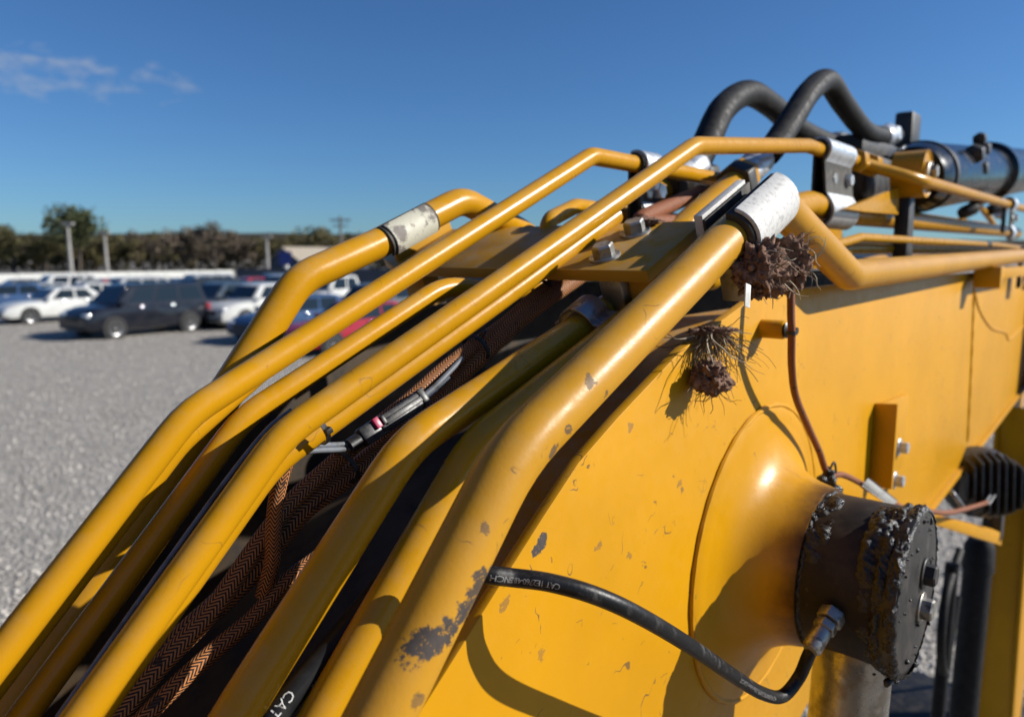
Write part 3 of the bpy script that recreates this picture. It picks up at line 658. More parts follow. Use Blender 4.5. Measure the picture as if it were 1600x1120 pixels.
def text_on(path, body, start, size, r, mat, parent, rot=0.0, flip=-1, name='hose_print', spacing=1.0):
    cu = bpy.data.curves.new('tmp', 'FONT'); cu.body = body; cu.size = size; cu.resolution_u = 2; cu.space_character = spacing
    ob = bpy.data.objects.new('tmp', cu); col.objects.link(ob); dg = bpy.context.evaluated_depsgraph_get(); dg.update()
    me = bpy.data.meshes.new_from_object(ob.evaluated_get(dg)); bpy.data.objects.remove(ob); bpy.data.curves.remove(cu)
    fr = frames(path); ds = [0]
    for i in range(1, len(path)): ds.append(ds[-1] + (path[i] - path[i - 1]).length)
    def at(d):
        d = min(max(d, 0), ds[-1] - 1e-6); i = max(k for k in range(len(ds)) if ds[k] <= d); i = min(i, len(path) - 2); f = (d - ds[i]) / (ds[i + 1] - ds[i])
        return path[i].lerp(path[i + 1], f), fr[i][1].lerp(fr[i + 1][1], f), fr[i][2].lerp(fr[i + 1][2], f)
    wid = max(v.co.x for v in me.vertices)
    c0, a0, b0_ = at(start); vw = (EYE - c0)
    th0 = math.atan2(vw.dot(b0_), vw.dot(a0)) + rot
    for v in me.vertices:
        d = start + (v.co.x if flip > 0 else -v.co.x); th = th0 - flip * (v.co.y - size * .35) / r
        c, a, b = at(d); v.co = c + (a * math.cos(th) + b * math.sin(th)) * (r + .0004) - ROOT
    return link(name, me, M[mat], parent, smooth=False)
def dist_at(path, q):
    best, bd, d = 0, 1e9, 0
    for i in range(len(path)):
        if i: d += (path[i] - path[i - 1]).length
        e = (path[i] - q).length
        if e < bd: bd, best = e, d
    return best
text_on(gpath, 'CAT 1E2760-4.0 .25INCH', dist_at(gpath, P(872, 913, .326)), .0062, .0072, 'text', gh, .25, spacing=.86)
text_on(gpath, '4Q10 (3000PSI) 21.0MPa 210bar 6.4mm 1E-24 CAT', dist_at(gpath, P(1205, 1085, .279)), .0058, .0072, 'text', gh, .25, spacing=.84)
# lower hose under the pipes with white print
lh_pts = [P(330, 1240, .45), P(440, 1105, .45), P(520, 1008, .45), P(600, 910, .45), P(690, 800, .45), P(760, 720, .45)]
lpath = spline(lh_pts, 10)
lh = tube('hydraulic_hose', lpath, .0095, M['rubber'], EX, 18, 'black hose with white print low between the pipes')
text_on(lpath, 'CAT 1E2760', dist_at(lpath, P(456, 1085, .45)), .0105, .0095, 'textw', lh, -.1)
text_on(lpath, '1/2 x 21.0MPa', dist_at(lpath, P(512, 1018, .45)), .0045, .0095, 'text', lh, .9)

# ---- wiring harness between the pipes
def sleeve(pts, r, mat='braid', label=None, flat=1.0): return tube('braided_harness', spline(pts, 10), r, M[mat], EX, 18, label, flat=flat)
sleeve([P(870, 440, 0.560), P(835, 465, 0.560), P(790, 505, 0.565), P(735, 545, 0.565), P(690, 580, 0.565), P(640, 625, 0.565), P(590, 665, 0.570), P(520, 725, 0.570), P(455, 785, 0.570), P(400, 855, 0.570), P(330, 955, 0.570), P(250, 1040, 0.570), P(150, 1160, 0.570)], .0085, 'braid', 'orange braided wiring sleeve running along the pipes', 1.0)
sleeve([P(905, 432, 0.550), P(850, 470, 0.550), P(800, 510, 0.555), P(752, 555, 0.560), P(700, 605, 0.575), P(620, 680, 0.580), P(545, 742, 0.575), P(470, 800, 0.575), P(410, 875, 0.580), P(350, 935, 0.580), P(280, 1000, 0.580), P(190, 1100, 0.580)], .0105, 'braid', 'second orange braided sleeve, deeper in shadow', 1.0)
sleeve([P(560, 820, 0.560), P(500, 868, 0.555), P(445, 910, 0.555), P(395, 965, 0.555), P(330, 1020, 0.555), P(260, 1085, 0.555), P(170, 1180, 0.555)], .0075, 'braid', 'slim braided sleeve lowest between the pipes')
sleeve([P(450, 712, 0.538), P(440, 742, 0.540), P(431, 785, 0.544), P(427, 830, 0.548), P(425, 878, 0.552), P(410, 930, 0.560)], .0068, 'braid', 'short braided branch hanging from the grey cable')
sleeve([W(1.02, .56, .05), P(1000, 345, .56), P(1050, 320, .58), P(1095, 300, .6)], .012, 'braidf')
gc = [P(448, 712, 0.538), P(462, 700, 0.536), P(490, 696, 0.538), P(520, 695, 0.544), P(556, 693, 0.550)]
for dz in (0, -.0042): tube('grey_cable', [p + Z * dz + T * dz * .4 for p in spline(gc, 8)], .0026, M['cable'], EX, 12)
tube('grey_cable', spline([P(658, 622, 0.548), P(680, 603, 0.548), P(700, 583, 0.550), P(722, 560, 0.555)], 8), .0028, M['cable'], EX, 12)
tube('grey_cable', spline([P(660, 628, 0.546), P(684, 608, 0.546), P(702, 590, 0.550)], 8), .0018, M['cable'], EX, 12)
tube('grey_cable', spline([P(455, 640, .545), P(420, 668, .545), P(370, 728, .545), P(300, 823, .545), P(200, 963, .545), P(90, 1120, .545)], 8), .0019, M['cable'], EX, 12, 'grey cable along the left of the highest pipe')
# connector
k0, k1 = P(560, 688, 0.545), P(662, 620, 0.547); kd = (k1 - k0); kl = kd.length; kd.normalize(); kv = (EYE - (k0 + k1) / 2); kv = (kv - kd * kv.dot(kd)).normalized(); kw = kd.cross(kv)
cn = block('connector', k0 + kd * kl * .62, (kd, kw, kv), (kl * .70, .016, .016), M['plastic'], EX, .0022, 'black two-piece wiring connector with magenta lock')
block('connector_plug', k0 + kd * kl * .20, (kd, kw, kv), (kl * .34, .019, .013), M['plastic'], cn, .003)
block('connector_collar', k0 + kd * kl * .94, (kd, kw, kv), (kl * .10, .019, .019), M['plastic'], cn, .002)
block('connector_rib', k0 + kd * kl * .62 + kv * .0086, (kd, kw, kv), (kl * .55, .006, .003), M['plastic'], cn, .0008)
block('connector_rib', k0 + kd * kl * .62 + kw * .0086, (kd, kw, kv), (kl * .6, .003, .006), M['plastic'], cn, .0008)
block('lock_tab', k0 + kd * kl * .25 - kw * .004 + kv * .0072, (kd, kw, kv), (kl * .075, .011, .005), M['magenta'], cn, .0008)
block('connector_clip', k0 + kd * kl * .33 - kw * .003 + kv * .0085, (kd, kw, kv), (kl * .05, .009, .004), M['plastic'], cn, .001)
lathe('cable_seal', [(0, .007), (.012, .0072), (.014, .005)], k0 - kd * .012, kd, M['plastic'], cn, 18)
# cable ties
def tie(c, ax, r, parent=EX, tail=None):
    vs_, fs = lathe_data([(-.0022, r), (-.0022, r + .0014), (.0022, r + .0014), (.0022, r), (-.0022, r)], c, ax, 28); o = link('cable_tie', mesh_from('cable_tie', vs_, [f for f in fs if len(f) == 4], ROOT), M['plastic'], parent)
    if tail is not None: block('tie_head', c + tail * (r + .002), (ax.normalized(), ax.normalized().cross(tail.normalized()), tail.normalized()), (.006, .005, .006), M['plastic'], o, .0006)
    return o
def tdir(a, b): return (b - a).normalized()
tie(P(494, 668, .525), tdir(P(440, 681, .52), P(800, 430, .505)), .0150, EX, -T)
for x, y in ((744, 545), (540, 728), (850, 458)): tie(P(x, y, .564), tdir(P(x, y, .564), P(x + 60, y - 48, .564)), .0165, EX, -T * .6 + Z)
block('tie_tag', P(812, 457, 0.555), (tdir(P(790, 475, .5), P(835, 440, .5)), NU, T), (.026, .006, .001), M['tagwhite'], EX, .0004)
# ---- cable to the work light
st0 = P(1190, 513, TF); lathe('stud', [(0, .012), (.028, .012), (.030, .011), (.030, 0)], st0, NX, M['plate'], EX, 28)
lathe('stud_cap', [(.030, .008), (.033, .0105), (.037, .004), (.046, .004)], st0, NX, M['plastic'], EX, 20)
wl_pts = [P(1236, 440, .332), P(1236, 490, .330), P(1237, 520, .329), P(1237, 570, .335), P(1243, 618, .342), P(1262, 665, .345), P(1280, 705, .345), P(1294, 740, .342), P(1318, 742, .338), P(1350, 758, .335), P(1390, 783, .335), P(1420, 796, .33), P(1445, 798, .325), P(1480, 801, .31), P(1512, 794, .30), P(1545, 784, .295)]
wc = tube('light_cable', spline(wl_pts, 10), lambda f: .0048 if f < .6 else .006, M['braidf'], EX, 14, 'thin orange braided cable down the boom side')
tie(P(1237, 520, .329), Z, .0055, wc, S); tie(P(1294, 741, .342), S - Z, .0065, wc, Z); tie(P(1441, 798, .326), S, .0072, wc, Z)
blobs('grease', [(P(1296, 752, .335) + V((random.gauss(0, .004), random.gauss(0, .004), random.gauss(-.004, .010))), random.uniform(.003, .007)) for i in range(30)] + [(P(1300, 778, .33) + V((random.gauss(0, .006), random.gauss(0, .005), random.gauss(0, .008))), random.uniform(.003, .008)) for i in range(40)], M['grease'], wc)
tube('tie_tail', spline([P(1296, 735, .340), P(1303, 722, .338), P(1306, 735, .338), P(1304, 748, .338)], 5), .0018, M['plastic'], wc, 8)
tg0, tg1 = P(1352, 752, .325), P(1398, 787, .325); block('cable_label', (tg0 + tg1) / 2, (tdir(tg0, tg1), (EYE - tg0).cross(tg1 - tg0).normalized(), (EYE - tg0).normalized()), ((tg1 - tg0).length, .017, .0015), M['tagwhite'], wc, .001)
# tab with two bolts
tb = P(1385, 760, TF); ts, tz = sz(1385, 760)
tab = prism('bracket_tab', [W(1.46, TF, -.272), W(1.46, TF - .040, -.268), W(1.46, TF - .040, -.430), W(1.46, TF, -.43)], S * .012, M['plate'], EX, .002, 'small yellow bolted tab on the boom side')
prism('tab_flange', [W(1.472, TF, -.275), W(1.68, TF, -.285), W(1.68, TF, -.44), W(1.472, TF, -.43)], NX * .010, M['plate'], tab, .002)
hexbolt(P(1404, 698, TF - .010), NX, .0125, tab, 'zinc', .016); hexbolt(P(1397, 750, TF - .010), NX, .0125, tab, 'zinc', .016)
# ---- work light below the boom edge
lc = P(1543, 757, .31); la = (T * .55 + S * .75 - Z * .12).normalized()                       # the lens looks ahead
wl = lathe('work_light', [(-.030, .035), (-.022, .075), (.0, .092), (.045, .104), (.06, .104), (.06, .0)], lc, la, M['plastic'], EX, 40, label='round black finned work light under the boom')
lu = la.cross(Z).normalized(); lv = lu.cross(la)
for i in range(-4, 5):
    o_ = i * .021; hh = math.sqrt(max(.098 ** 2 - o_ ** 2, .001))
    prism('cooling_fin', [lc + lu * o_ + lv * hh - la * .0, lc + lu * o_ + lv * hh * .75 - la * .05, lc + lu * o_ - lv * hh * .75 - la * .05, lc + lu * o_ - lv * hh], lu * .006, M['plastic'], wl, .001)
for k_ in (0, .012): tube('lead_wire', spline([P(1537, 788, .30) + lu * k_, P(1548, 772, .295) + lu * k_, P(1556, 756, .30) + lu * k_], 6), .0035, M['cable'], wl, 8)
tube('lead_wire', spline([P(1508, 797, .31), P(1492, 775, .32), P(1486, 768, .33)], 6), .006, M['cable'], wl, 8)
prism('light_arm', [P(1460, 806, .335), P(1565, 832, .285), P(1565, 852, .285), P(1460, 820, .335)], T * .02 + S * .02, M['plate'], EX, .001)
block('light_bracket', P(1552, 815, .31), (S, T, Z), (.06, .05, .10), M['mat_black'], EX)

# ---- arm hanging from the boom tip
def armplate(t): return prism('arm_plate', [W(3.55, t, -.15), W(4.25, t, -.02), W(4.30, t, -.5), W(4.05, t, -2.3), W(3.78, t, -2.3), W(3.50, t, -.9)], T * .012, M['plate'], EX, .002)
armplate(.30); armplate(.43)
prism('arm_back_plate', [W(3.52, .313, -.6), W(3.52, .429, -.6), W(3.78, .429, -2.28), W(3.78, .313, -2.28)], -S * .012, M['plate'], EX, .002)
lathe('arm_cylinder_hose', [(0, .02), (.9, .02)], P(1488, 880, .40), -Z - S * .05, M['rubber'], EX, 14)
bc = lathe('bucket_cylinder', [(0, .0), (0, .035), (.03, .050), (.12, .053), (.125, .047), (2.0, .047), (2.0, 0)], P(1532, 840, .40), (-Z - S * .04), M['rubber'], EX, 32, label='black cylinder hanging beyond the boom')
tube('hydraulic_hose', spline([P(1500, 860, .40), P(1478, 930, .395), P(1470, 1010, .39), P(1476, 1050, .39), P(1484, 1000, .39), P(1495, 930, .39)], 8), .013, M['rubber'], EX, 12)
for x in (1582, 1594): tube('arm_rail', [P(x + 6, 740, .40), P(x, 880, .40), P(x - 12, 1120, .40), P(x - 20, 1300, .40)], .012, M['plate'], EX, 10)
block('hose_guide', P(1580, 906, .39), (S, T, Z), (.16, .04, .04), M['plastic'], EX, .006)
# bucket resting on the ground
bk = [W(3.75, .25, -2.25), W(4.2, .25, -2.2), W(4.35, .25, -2.5), W(4.2, .25, -2.79), W(3.7, .25, -2.79), W(3.55, .25, -2.55)]
prism('bucket', bk, T * .72, M['mat_black'], EX, .01)

# ================================================================== dirt stuck to the boom
def dirt(name, label, c, rad, seed, squash=(1, 1, 1), root_n=60, root_len=.05, org=None, sub=5, dirs=None, mat='mud', lumps=24, pale=.2, box=0.0, hang=False):
    org = c.copy(); e = bpy.data.objects.new(name, None); col.objects.link(e); e.location = org; tag(e, label, 'dirt'); random.seed(seed)
    bm = bmesh.new(); bmesh.ops.create_icosphere(bm, subdivisions=sub, radius=1); vs_ = []; sq = V(squash)
    for v in bm.verts:
        u_ = v.co.normalized(); mxc = max(abs(u_.dot(S)), abs(u_.dot(T)), abs(u_.z)); u_ = u_ * (1 + box * (1 / mxc - 1))
        p = V((u_.x * sq.x, u_.y * sq.y, u_.z * sq.z)) * rad; q = p / rad * 1.5 + V((seed, 0, 0))
        d = 1 + (.60 - .35 * box) * noise.fractal(q, 1, 2, 3) + .26 * noise.fractal(q * 4.5, 1, 2, 5); vs_.append(p * d)
    fs = [tuple(x.index for x in f.verts) for f in bm.faces]; bm.free()
    link('clod', mesh_from('clod', vs_, fs), M[mat], e, angle=80)
    bl = []
    for i in range(lumps):
        a = V((random.gauss(0, 1), random.gauss(0, 1), random.gauss(0, 1))).normalized(); bl.append((V((a.x * sq.x, a.y * sq.y, a.z * sq.z)) * rad * random.uniform(.8, 1.1), rad * random.uniform(.04, .13)))
    blobs('crumbs', bl, M[mat], e, 2, V((0, 0, 0)), .55, 150)
    for nm, mt, cnt in (('roots', 'root', int(root_n * (1 - pale))), ('straw', 'straw', int(root_n * pale))):
        vs2, fs2 = [], []
        for i in range(cnt):
            a = V((random.gauss(0, 1), random.gauss(0, 1), random.gauss(0, 1))).normalized()
            if dirs is not None: a = (a * .75 + random.choice(dirs)).normalized()
            p = V((a.x * sq.x, a.y * sq.y, a.z * sq.z)) * rad * .85; ln = root_len * random.uniform(.35, 1.4); pts = [p]; d = a.copy() if hang else (a.cross(V((random.gauss(0, 1), random.gauss(0, 1), random.gauss(0, 1)))).normalized() + a * .35).normalized()
            for k in range(5):
                d = (d + V((random.gauss(0, .35), random.gauss(0, .35), random.gauss(-.10, .3)))).normalized(); p = p + d * ln / 5; pts.append(p)
            rr = random.uniform(.0003, .0008) * (1.5 if nm == 'straw' else 1); a_, b_, _ = sweep(spline(pts, 2), lambda f: rr * (1 - .6 * f), 4, False); k0_ = len(vs2); vs2 += a_; fs2 += [tuple(x + k0_ for x in f) for f in b_]
        if vs2: link(nm, mesh_from(nm, vs2, fs2), M[mt], e)
    random.seed(seed + 1); return e
d1 = dirt('dirt_clump', 'red-brown dirt clump with straw packed against the white pipe clamp', P(1186, 424, .312), .0205, 11, (1.15, 1.0, 1.30), 46, .034, lumps=320, dirs=[NX, Z, S], pale=.5)
d2 = dirt('dirt_clump', 'dark dirt clump with roots wedged under the thick pipe bend', P(1236, 412, .312), .0180, 23, (1.0, .9, 1.6), 40, .034, lumps=280, dirs=[NX, S, Z], pale=.4)
d3 = dirt('dirt_clod', 'square dirt clod hanging by roots on the yellow boom side', P(1110, 590, .352), .0170, 37, (1.0, 1.0, .90), 50, .030, lumps=160, dirs=[Z, Z, -Z, -Z], pale=.05, box=.55)
d4 = dirt('dirt_root_mat', 'tangle of dry roots hanging below the white pipe clamp', P(1112, 516, .362), .010, 41, (2.2, .8, .5), 170, .055, lumps=40, dirs=[-Z, -Z + S * .6, -Z - S * .4, -Z + S], pale=.35, hang=True)
d5 = dirt('dirt_pile', 'small heap of dirt on the bracket plate behind its bolts', bp(.46, .125, .004), .009, 53, (1.8, 1.2, .6), 20, .012, sub=4, lumps=30)
fl = P(1168, 462, .290)
block('paint_flake', fl, ((S - Z * .2).normalized(), NX, Z), (.012, .0015, .022), M['tagwhite'], EX, .0006)

# ================================================================== rest of the machine behind the camera
M['deck'] = dirtymetal('dark_deck_paint', (.025, .024, .023), (.05, .047, .043), .6, 0, 20)
def wbox(name, s0, s1, t0, t1, z0, z1, mat, bev=.03, label=None):
    return prism(name, [W(s0, t0, z0), W(s1, t0, z0), W(s1, t1, z0), W(s0, t1, z0)], Z * (z1 - z0), mat, EX, bev, label)
wbox('engine_house', -4.2, -1.0, -1.2, .25, -1.7, -.15, M['plate'])
wbox('engine_house', -4.2, -1.2, .26, 2.4, -1.7, -.10, M['plate'])
wbox('deck', -1.0, .12, -1.15, .20, -1.7, -1.42, M['deck'])
wbox('counterweight', -5.2, -4.22, -1.2, 2.4, -1.7, -.2, M['deck'], .1)
cabm = new_mat('cab_glass', (.02, .025, .03), .06, 0, .6)
wbox('cab', -1.15, .10, 1.10, 2.05, -1.7, -.55, M['deck'], .05)
wbox('cab_glazing', -1.10, .04, 1.13, 2.02, -.55, .72, cabm, .04)
wbox('cab_roof', -1.16, .08, 1.08, 2.07, .722, .85, M['deck'], .05)
wbox('undercarriage', -3.2, -.5, .0, 1.25, -2.2, -1.72, M['deck'], .05)
for t0_ in (-1.1, 1.55): wbox('track', -4.0, .2, t0_, t0_ + .6, -2.795, -1.95, M['rubber'], .25)

# ================================================================== cars
def flatmat(name, c, rough=.5, metal=0, coat=0.0):
    m = new_mat(name, c, rough, metal, .5, coat); m.node_tree.nodes['Principled BSDF'].inputs['Coat Roughness'].default_value = .03
    n = N(m); n.color(n.mix(n.ramp(n.noise(3, 4), .4, .7), c, tuple(x * .86 + .012 for x in c))); return m
CM = dict(glass=new_mat('car_glass', (.012, .018, .02), .04, 0, .7), tyre=flatmat('tyre', (.018, .018, .018), .85), rim=new_mat('alloy_rim', (.55, .55, .56), .3, .9), dark=flatmat('dark_trim', (.015, .015, .016), .6),
          lamp=new_mat('headlamp', (.75, .77, .8), .1, .3), tail=new_mat('tail_lamp', (.35, .01, .015), .15), chrome=new_mat('chrome_trim', (.8, .8, .82), .12, 1))
KIND = {  # length, half width, height, hood z, deck z, glasshouse x: base front, roof front, roof rear, base rear ; wheel radius ; wheel x
    'sedan': (4.75, .91, 1.46, .92, 1.00, (.98, .22, -1.05, -1.75), .33, (1.42, -1.38)),
    'van': (4.75, .97, 1.82, 1.10, 1.12, (1.42, .66, -2.05, -2.28), .35, (1.45, -1.40)),
    'suv': (4.65, .93, 1.71, 1.06, 1.08, (1.08, .42, -1.85, -2.20), .36, (1.38, -1.34)),
    'hatch': (4.10, .88, 1.50, .96, 1.02, (1.05, .32, -1.40, -1.88), .32, (1.28, -1.26)),
    'pickup': (5.70, .99, 1.88, 1.14, 1.12, (1.05, .45, -.95, -1.12), .39, (1.72, -1.75)),
}
car_cache = {}
def car_parts(kind):
    if kind in car_cache: return car_cache[kind]
    Lc, hw, H, zh, zd, gx, wr, wx = KIND[kind]; hl = Lc / 2; zb = .22; parts = []
    xs = [hl, hl - .06, hl - .25, hl - .6, gx[0] + .05, .6, 0, -.8, gx[3] - .02, -hl + .30, -hl + .07, -hl]
    def ztop(x):
        if x >= gx[0]: f = (x - gx[0]) / (hl - gx[0]); return zh - .10 * f - .26 * f ** 5
        if x <= gx[3]: f = (gx[3] - x) / max(hl + gx[3], .05); return zd - .05 * f - .12 * f ** 6
        f = (gx[0] - x) / (gx[0] - gx[3]); return zh + (zd - zh) * f
    def hwid(x):
        e = (abs(x) / hl); return hw * (1 - .14 * max(0, (e - .72) / .28) ** 2.2)
    ring = [(0, 0, 0), (.80, 0, 0), (.95, .10, 0), (1.0, .34, 0), (1.0, .62, 0), (.965, .90, 0), (.88, .985, 0), (.5, 1.02, 0), (0, 1.03, 0)]
    vs_, fs = [], []; full = ring + [(-a, b, c) for a, b, c in ring[-2:0:-1]]; m = len(full)
    for x in xs:
        w_, zt = hwid(x), ztop(x); zz = zb + (.10 if abs(x) > hl - .1 else 0)
        for a, b, c in full: vs_.append((x, a * w_, zz + (zt - zz) * b))
    for i in range(len(xs) - 1):
        for j in range(m): fs.append((i * m + j, (i + 1) * m + j, (i + 1) * m + (j + 1) % m, i * m + (j + 1) % m))
    fs.append(tuple(range(m))); fs.append(tuple(range(len(xs) * m - 1, (len(xs) - 1) * m - 1, -1)))
    # glasshouse shell
    k = len(vs_); zl0 = min(ztop(gx[0]), ztop(gx[3])) - .06; bw, rw = hw * .955, hw * .74
    def lev(f, ins=0.0):
        z = zl0 + (H - zl0) * f; a = gx[0] + (gx[1] - gx[0]) * f - ins; b = gx[3] + (gx[2] - gx[3]) * f + ins; w_ = bw + (rw - bw) * f - ins
        return [(a, w_ * .93, z), (a - .04, w_, z), (b + .04, w_, z), (b, w_ * .93, z), (b, -w_ * .93, z), (b + .04, -w_, z), (a - .04, -w_, z), (a, -w_ * .93, z)]
    ls = [lev(0), lev(.93), [(x, y, z - .012) for x, y, z in lev(.985, .05)], [(x, y, H) for x, y, z in lev(1, .16)]]
    for l_ in ls: vs_ += l_
    for i in range(3):
        for j in range(8): fs.append((k + i * 8 + j, k + i * 8 + (j + 1) % 8, k + (i + 1) * 8 + (j + 1) % 8, k + (i + 1) * 8 + j))
    fs.append(tuple(range(k + 24, k + 32)))
    def mesh(nm, v, f, bev=0):
        me = mesh_from(nm, v, f); bevelled(me, bev); return me
    parts.append(('body', mesh('car_body', vs_, fs), 'paint', None))
    L0, L1 = lev(.20), lev(.86)
    def quad(p00, p10, p11, p01, out, nm, mt='glass'):
        v = [V(p00), V(p10), V(p11), V(p01)]; nr = (v[1] - v[0]).cross(v[3] - v[0]).normalized()
        if nr.dot(V(out)) < 0: nr = -nr
        c = sum(v, V()) / 4; v = [c + (q - c) * .97 + nr * .004 for q in v]; vv = v + [q + nr * .006 for q in v]
        me = mesh(nm, vv, [(0, 1, 2, 3), (7, 6, 5, 4), (0, 4, 5, 1), (1, 5, 6, 2), (2, 6, 7, 3), (3, 7, 4, 0)]); parts.append((nm, me, mt, None))
    def side(sy, f0, f1, nm='side_window'):
        def pt(l_, f): a, b = V(l_[1]), V(l_[2]); q = a.lerp(b, f); return V((q.x, q.y * sy, q.z))
        quad(pt(L0, f0), pt(L0, f1), pt(L1, f1), pt(L1, f0), (0, sy, 0), nm)
    cuts = {'sedan': ((.10, .49), (.52, .86)), 'van': ((.10, .36), (.39, .66), (.69, .96)), 'suv': ((.08, .40), (.43, .72), (.75, .95)), 'hatch': ((.09, .50), (.53, .90)), 'pickup': ((.10, .54), (.58, .92))}[kind]
    for sy in (1, -1):
        for c in cuts: side(sy, *c)
    quad(V(L0[0]), V(L0[7]), V(L1[7]), V(L1[0]), (1, 0, .5), 'windshield'); quad(V(L0[3]), V(L0[4]), V(L1[4]), V(L1[3]), (-1, 0, .5), 'rear_window')
    # lamps, grille, bumper, mirrors
    def lump(nm, c, s_, mt, bev=.03):
        v = [(c[0] + a * s_[0] / 2, c[1] + b * s_[1] / 2, c[2] + d * s_[2] / 2) for d in (-1, 1) for a, b in ((-1, -1), (1, -1), (1, 1), (-1, 1))]
        parts.append((nm, mesh(nm, v, [(3, 2, 1, 0), (4, 5, 6, 7), (0, 1, 5, 4), (1, 2, 6, 5), (2, 3, 7, 6), (3, 0, 4, 7)], bev), mt, None))
    zlmp = ztop(hl - .25) - .16
    for sy in (1, -1):
        for fx in ((.10, -.85) if kind != 'van' else (.45, -.75)): lump('door_handle', (fx, sy * (hw + .01), (zh + .20) * .80), (.16, .05, .05), 'chrome', .02)
        lump('headlight', (hl - .16, sy * hw * .72, zlmp), (.24, .34, .13), 'lamp'); lump('tail_light', (-hl + .10, sy * hw * .80, zd - .20), (.18, .22, .24), 'tail')
        lump('mirror', (gx[0] - .28, sy * (hw + .07), zh + .10), (.12, .17, .12), 'paint')
    lump('grille', (hl - .05, 0, zlmp - .10), (.14, hw * .9, .18), 'dark'); lump('bumper', (hl - .02, 0, .40), (.14, hw * 1.5, .10), 'dark'); lump('number_plate', (-hl + .0, 0, .62), (.06, .34, .14), 'chrome', .01)
    # wheels: tyre with rim as a sub-part
    ty = [(-.10, wr * .62), (-.11, wr * .9), (-.08, wr), (.08, wr), (.11, wr * .9), (.10, wr * .62)]
    v, f = lathe_data(ty, V((0, 0, 0)), V((0, 1, 0)), 24); tm = mesh('tyre', v, f)
    v, f = lathe_data([(.100, 0), (.102, wr * .2), (.088, wr * .25), (.088, wr * .52), (.104, wr * .60), (.108, wr * .68), (.06, wr * .69)], V((0, 0, 0)), V((0, 1, 0)), 20); rm = mesh('rim', v, f)
    ar, af = lathe_data([(.0, wr * 1.18), (.012, wr * 1.18), (.012, 0)], V((0, 0, 0)), V((0, 1, 0)), 24); am = mesh('wheel_arch', ar, af)
    for x in wx:
        for sy in (1, -1): parts.append(('wheel', (tm, rm, am, (x, sy * (hwid(x) - .075), wr), sy), None, None))
    car_cache[kind] = parts; return parts
paints = {}
def paint(c):
    if c not in paints:
        paints[c] = flatmat('car_paint_%d' % len(paints), c, .65, .0, .9); paints[c].node_tree.nodes['Principled BSDF'].inputs['Specular IOR Level'].default_value = .1
    return paints[c]
def car(kind, c, loc, head, label):
    e = bpy.data.objects.new('parked_' + {'van': 'minivan', 'hatch': 'hatchback'}.get(kind, kind), None); col.objects.link(e); e.location = loc; e.rotation_euler = (0, 0, head)
    tag(e, label, 'car' if kind not in ('van', 'pickup') else {'van': 'minivan', 'pickup': 'pickup'}[kind], 'cars parked on the gravel lot')
    def add(nm, me, mt, par=e):
        o = bpy.data.objects.new(nm, me); col.objects.link(o); o.parent = par
        if not me.materials: me.materials.append(None)
        o.material_slots[0].link = 'OBJECT'; o.material_slots[0].material = mt
        if not me.polygons[0].use_smooth:
            me.polygons.foreach_set('use_smooth', [True] * len(me.polygons)); me.set_sharp_from_angle(angle=R(32))
        return o
    for nm, me, mt, _ in car_parts(kind):
        if nm == 'wheel':
            tm, rm, am, p, sy = me; o = add('wheel', tm, CM['tyre']); o.location = p; o.rotation_euler = (0, 0, 0 if sy > 0 else math.pi)
            r_ = add('rim', rm, CM['rim'], o); a_ = add('wheel_arch', am, CM['dark'], o); a_.location = (0, .070, 0)
        else: add(nm, me, paint(c) if mt == 'paint' else CM[mt])
    return e
NAVY, WHT, SLV, BLK, RED, BLU, GRY, STL = (.005, .007, .015), (.78, .78, .74), (.46, .47, .48), (.012, .012, .013), (.42, .012, .03), (.035, .085, .20), (.15, .155, .16), (.05, .075, .11)
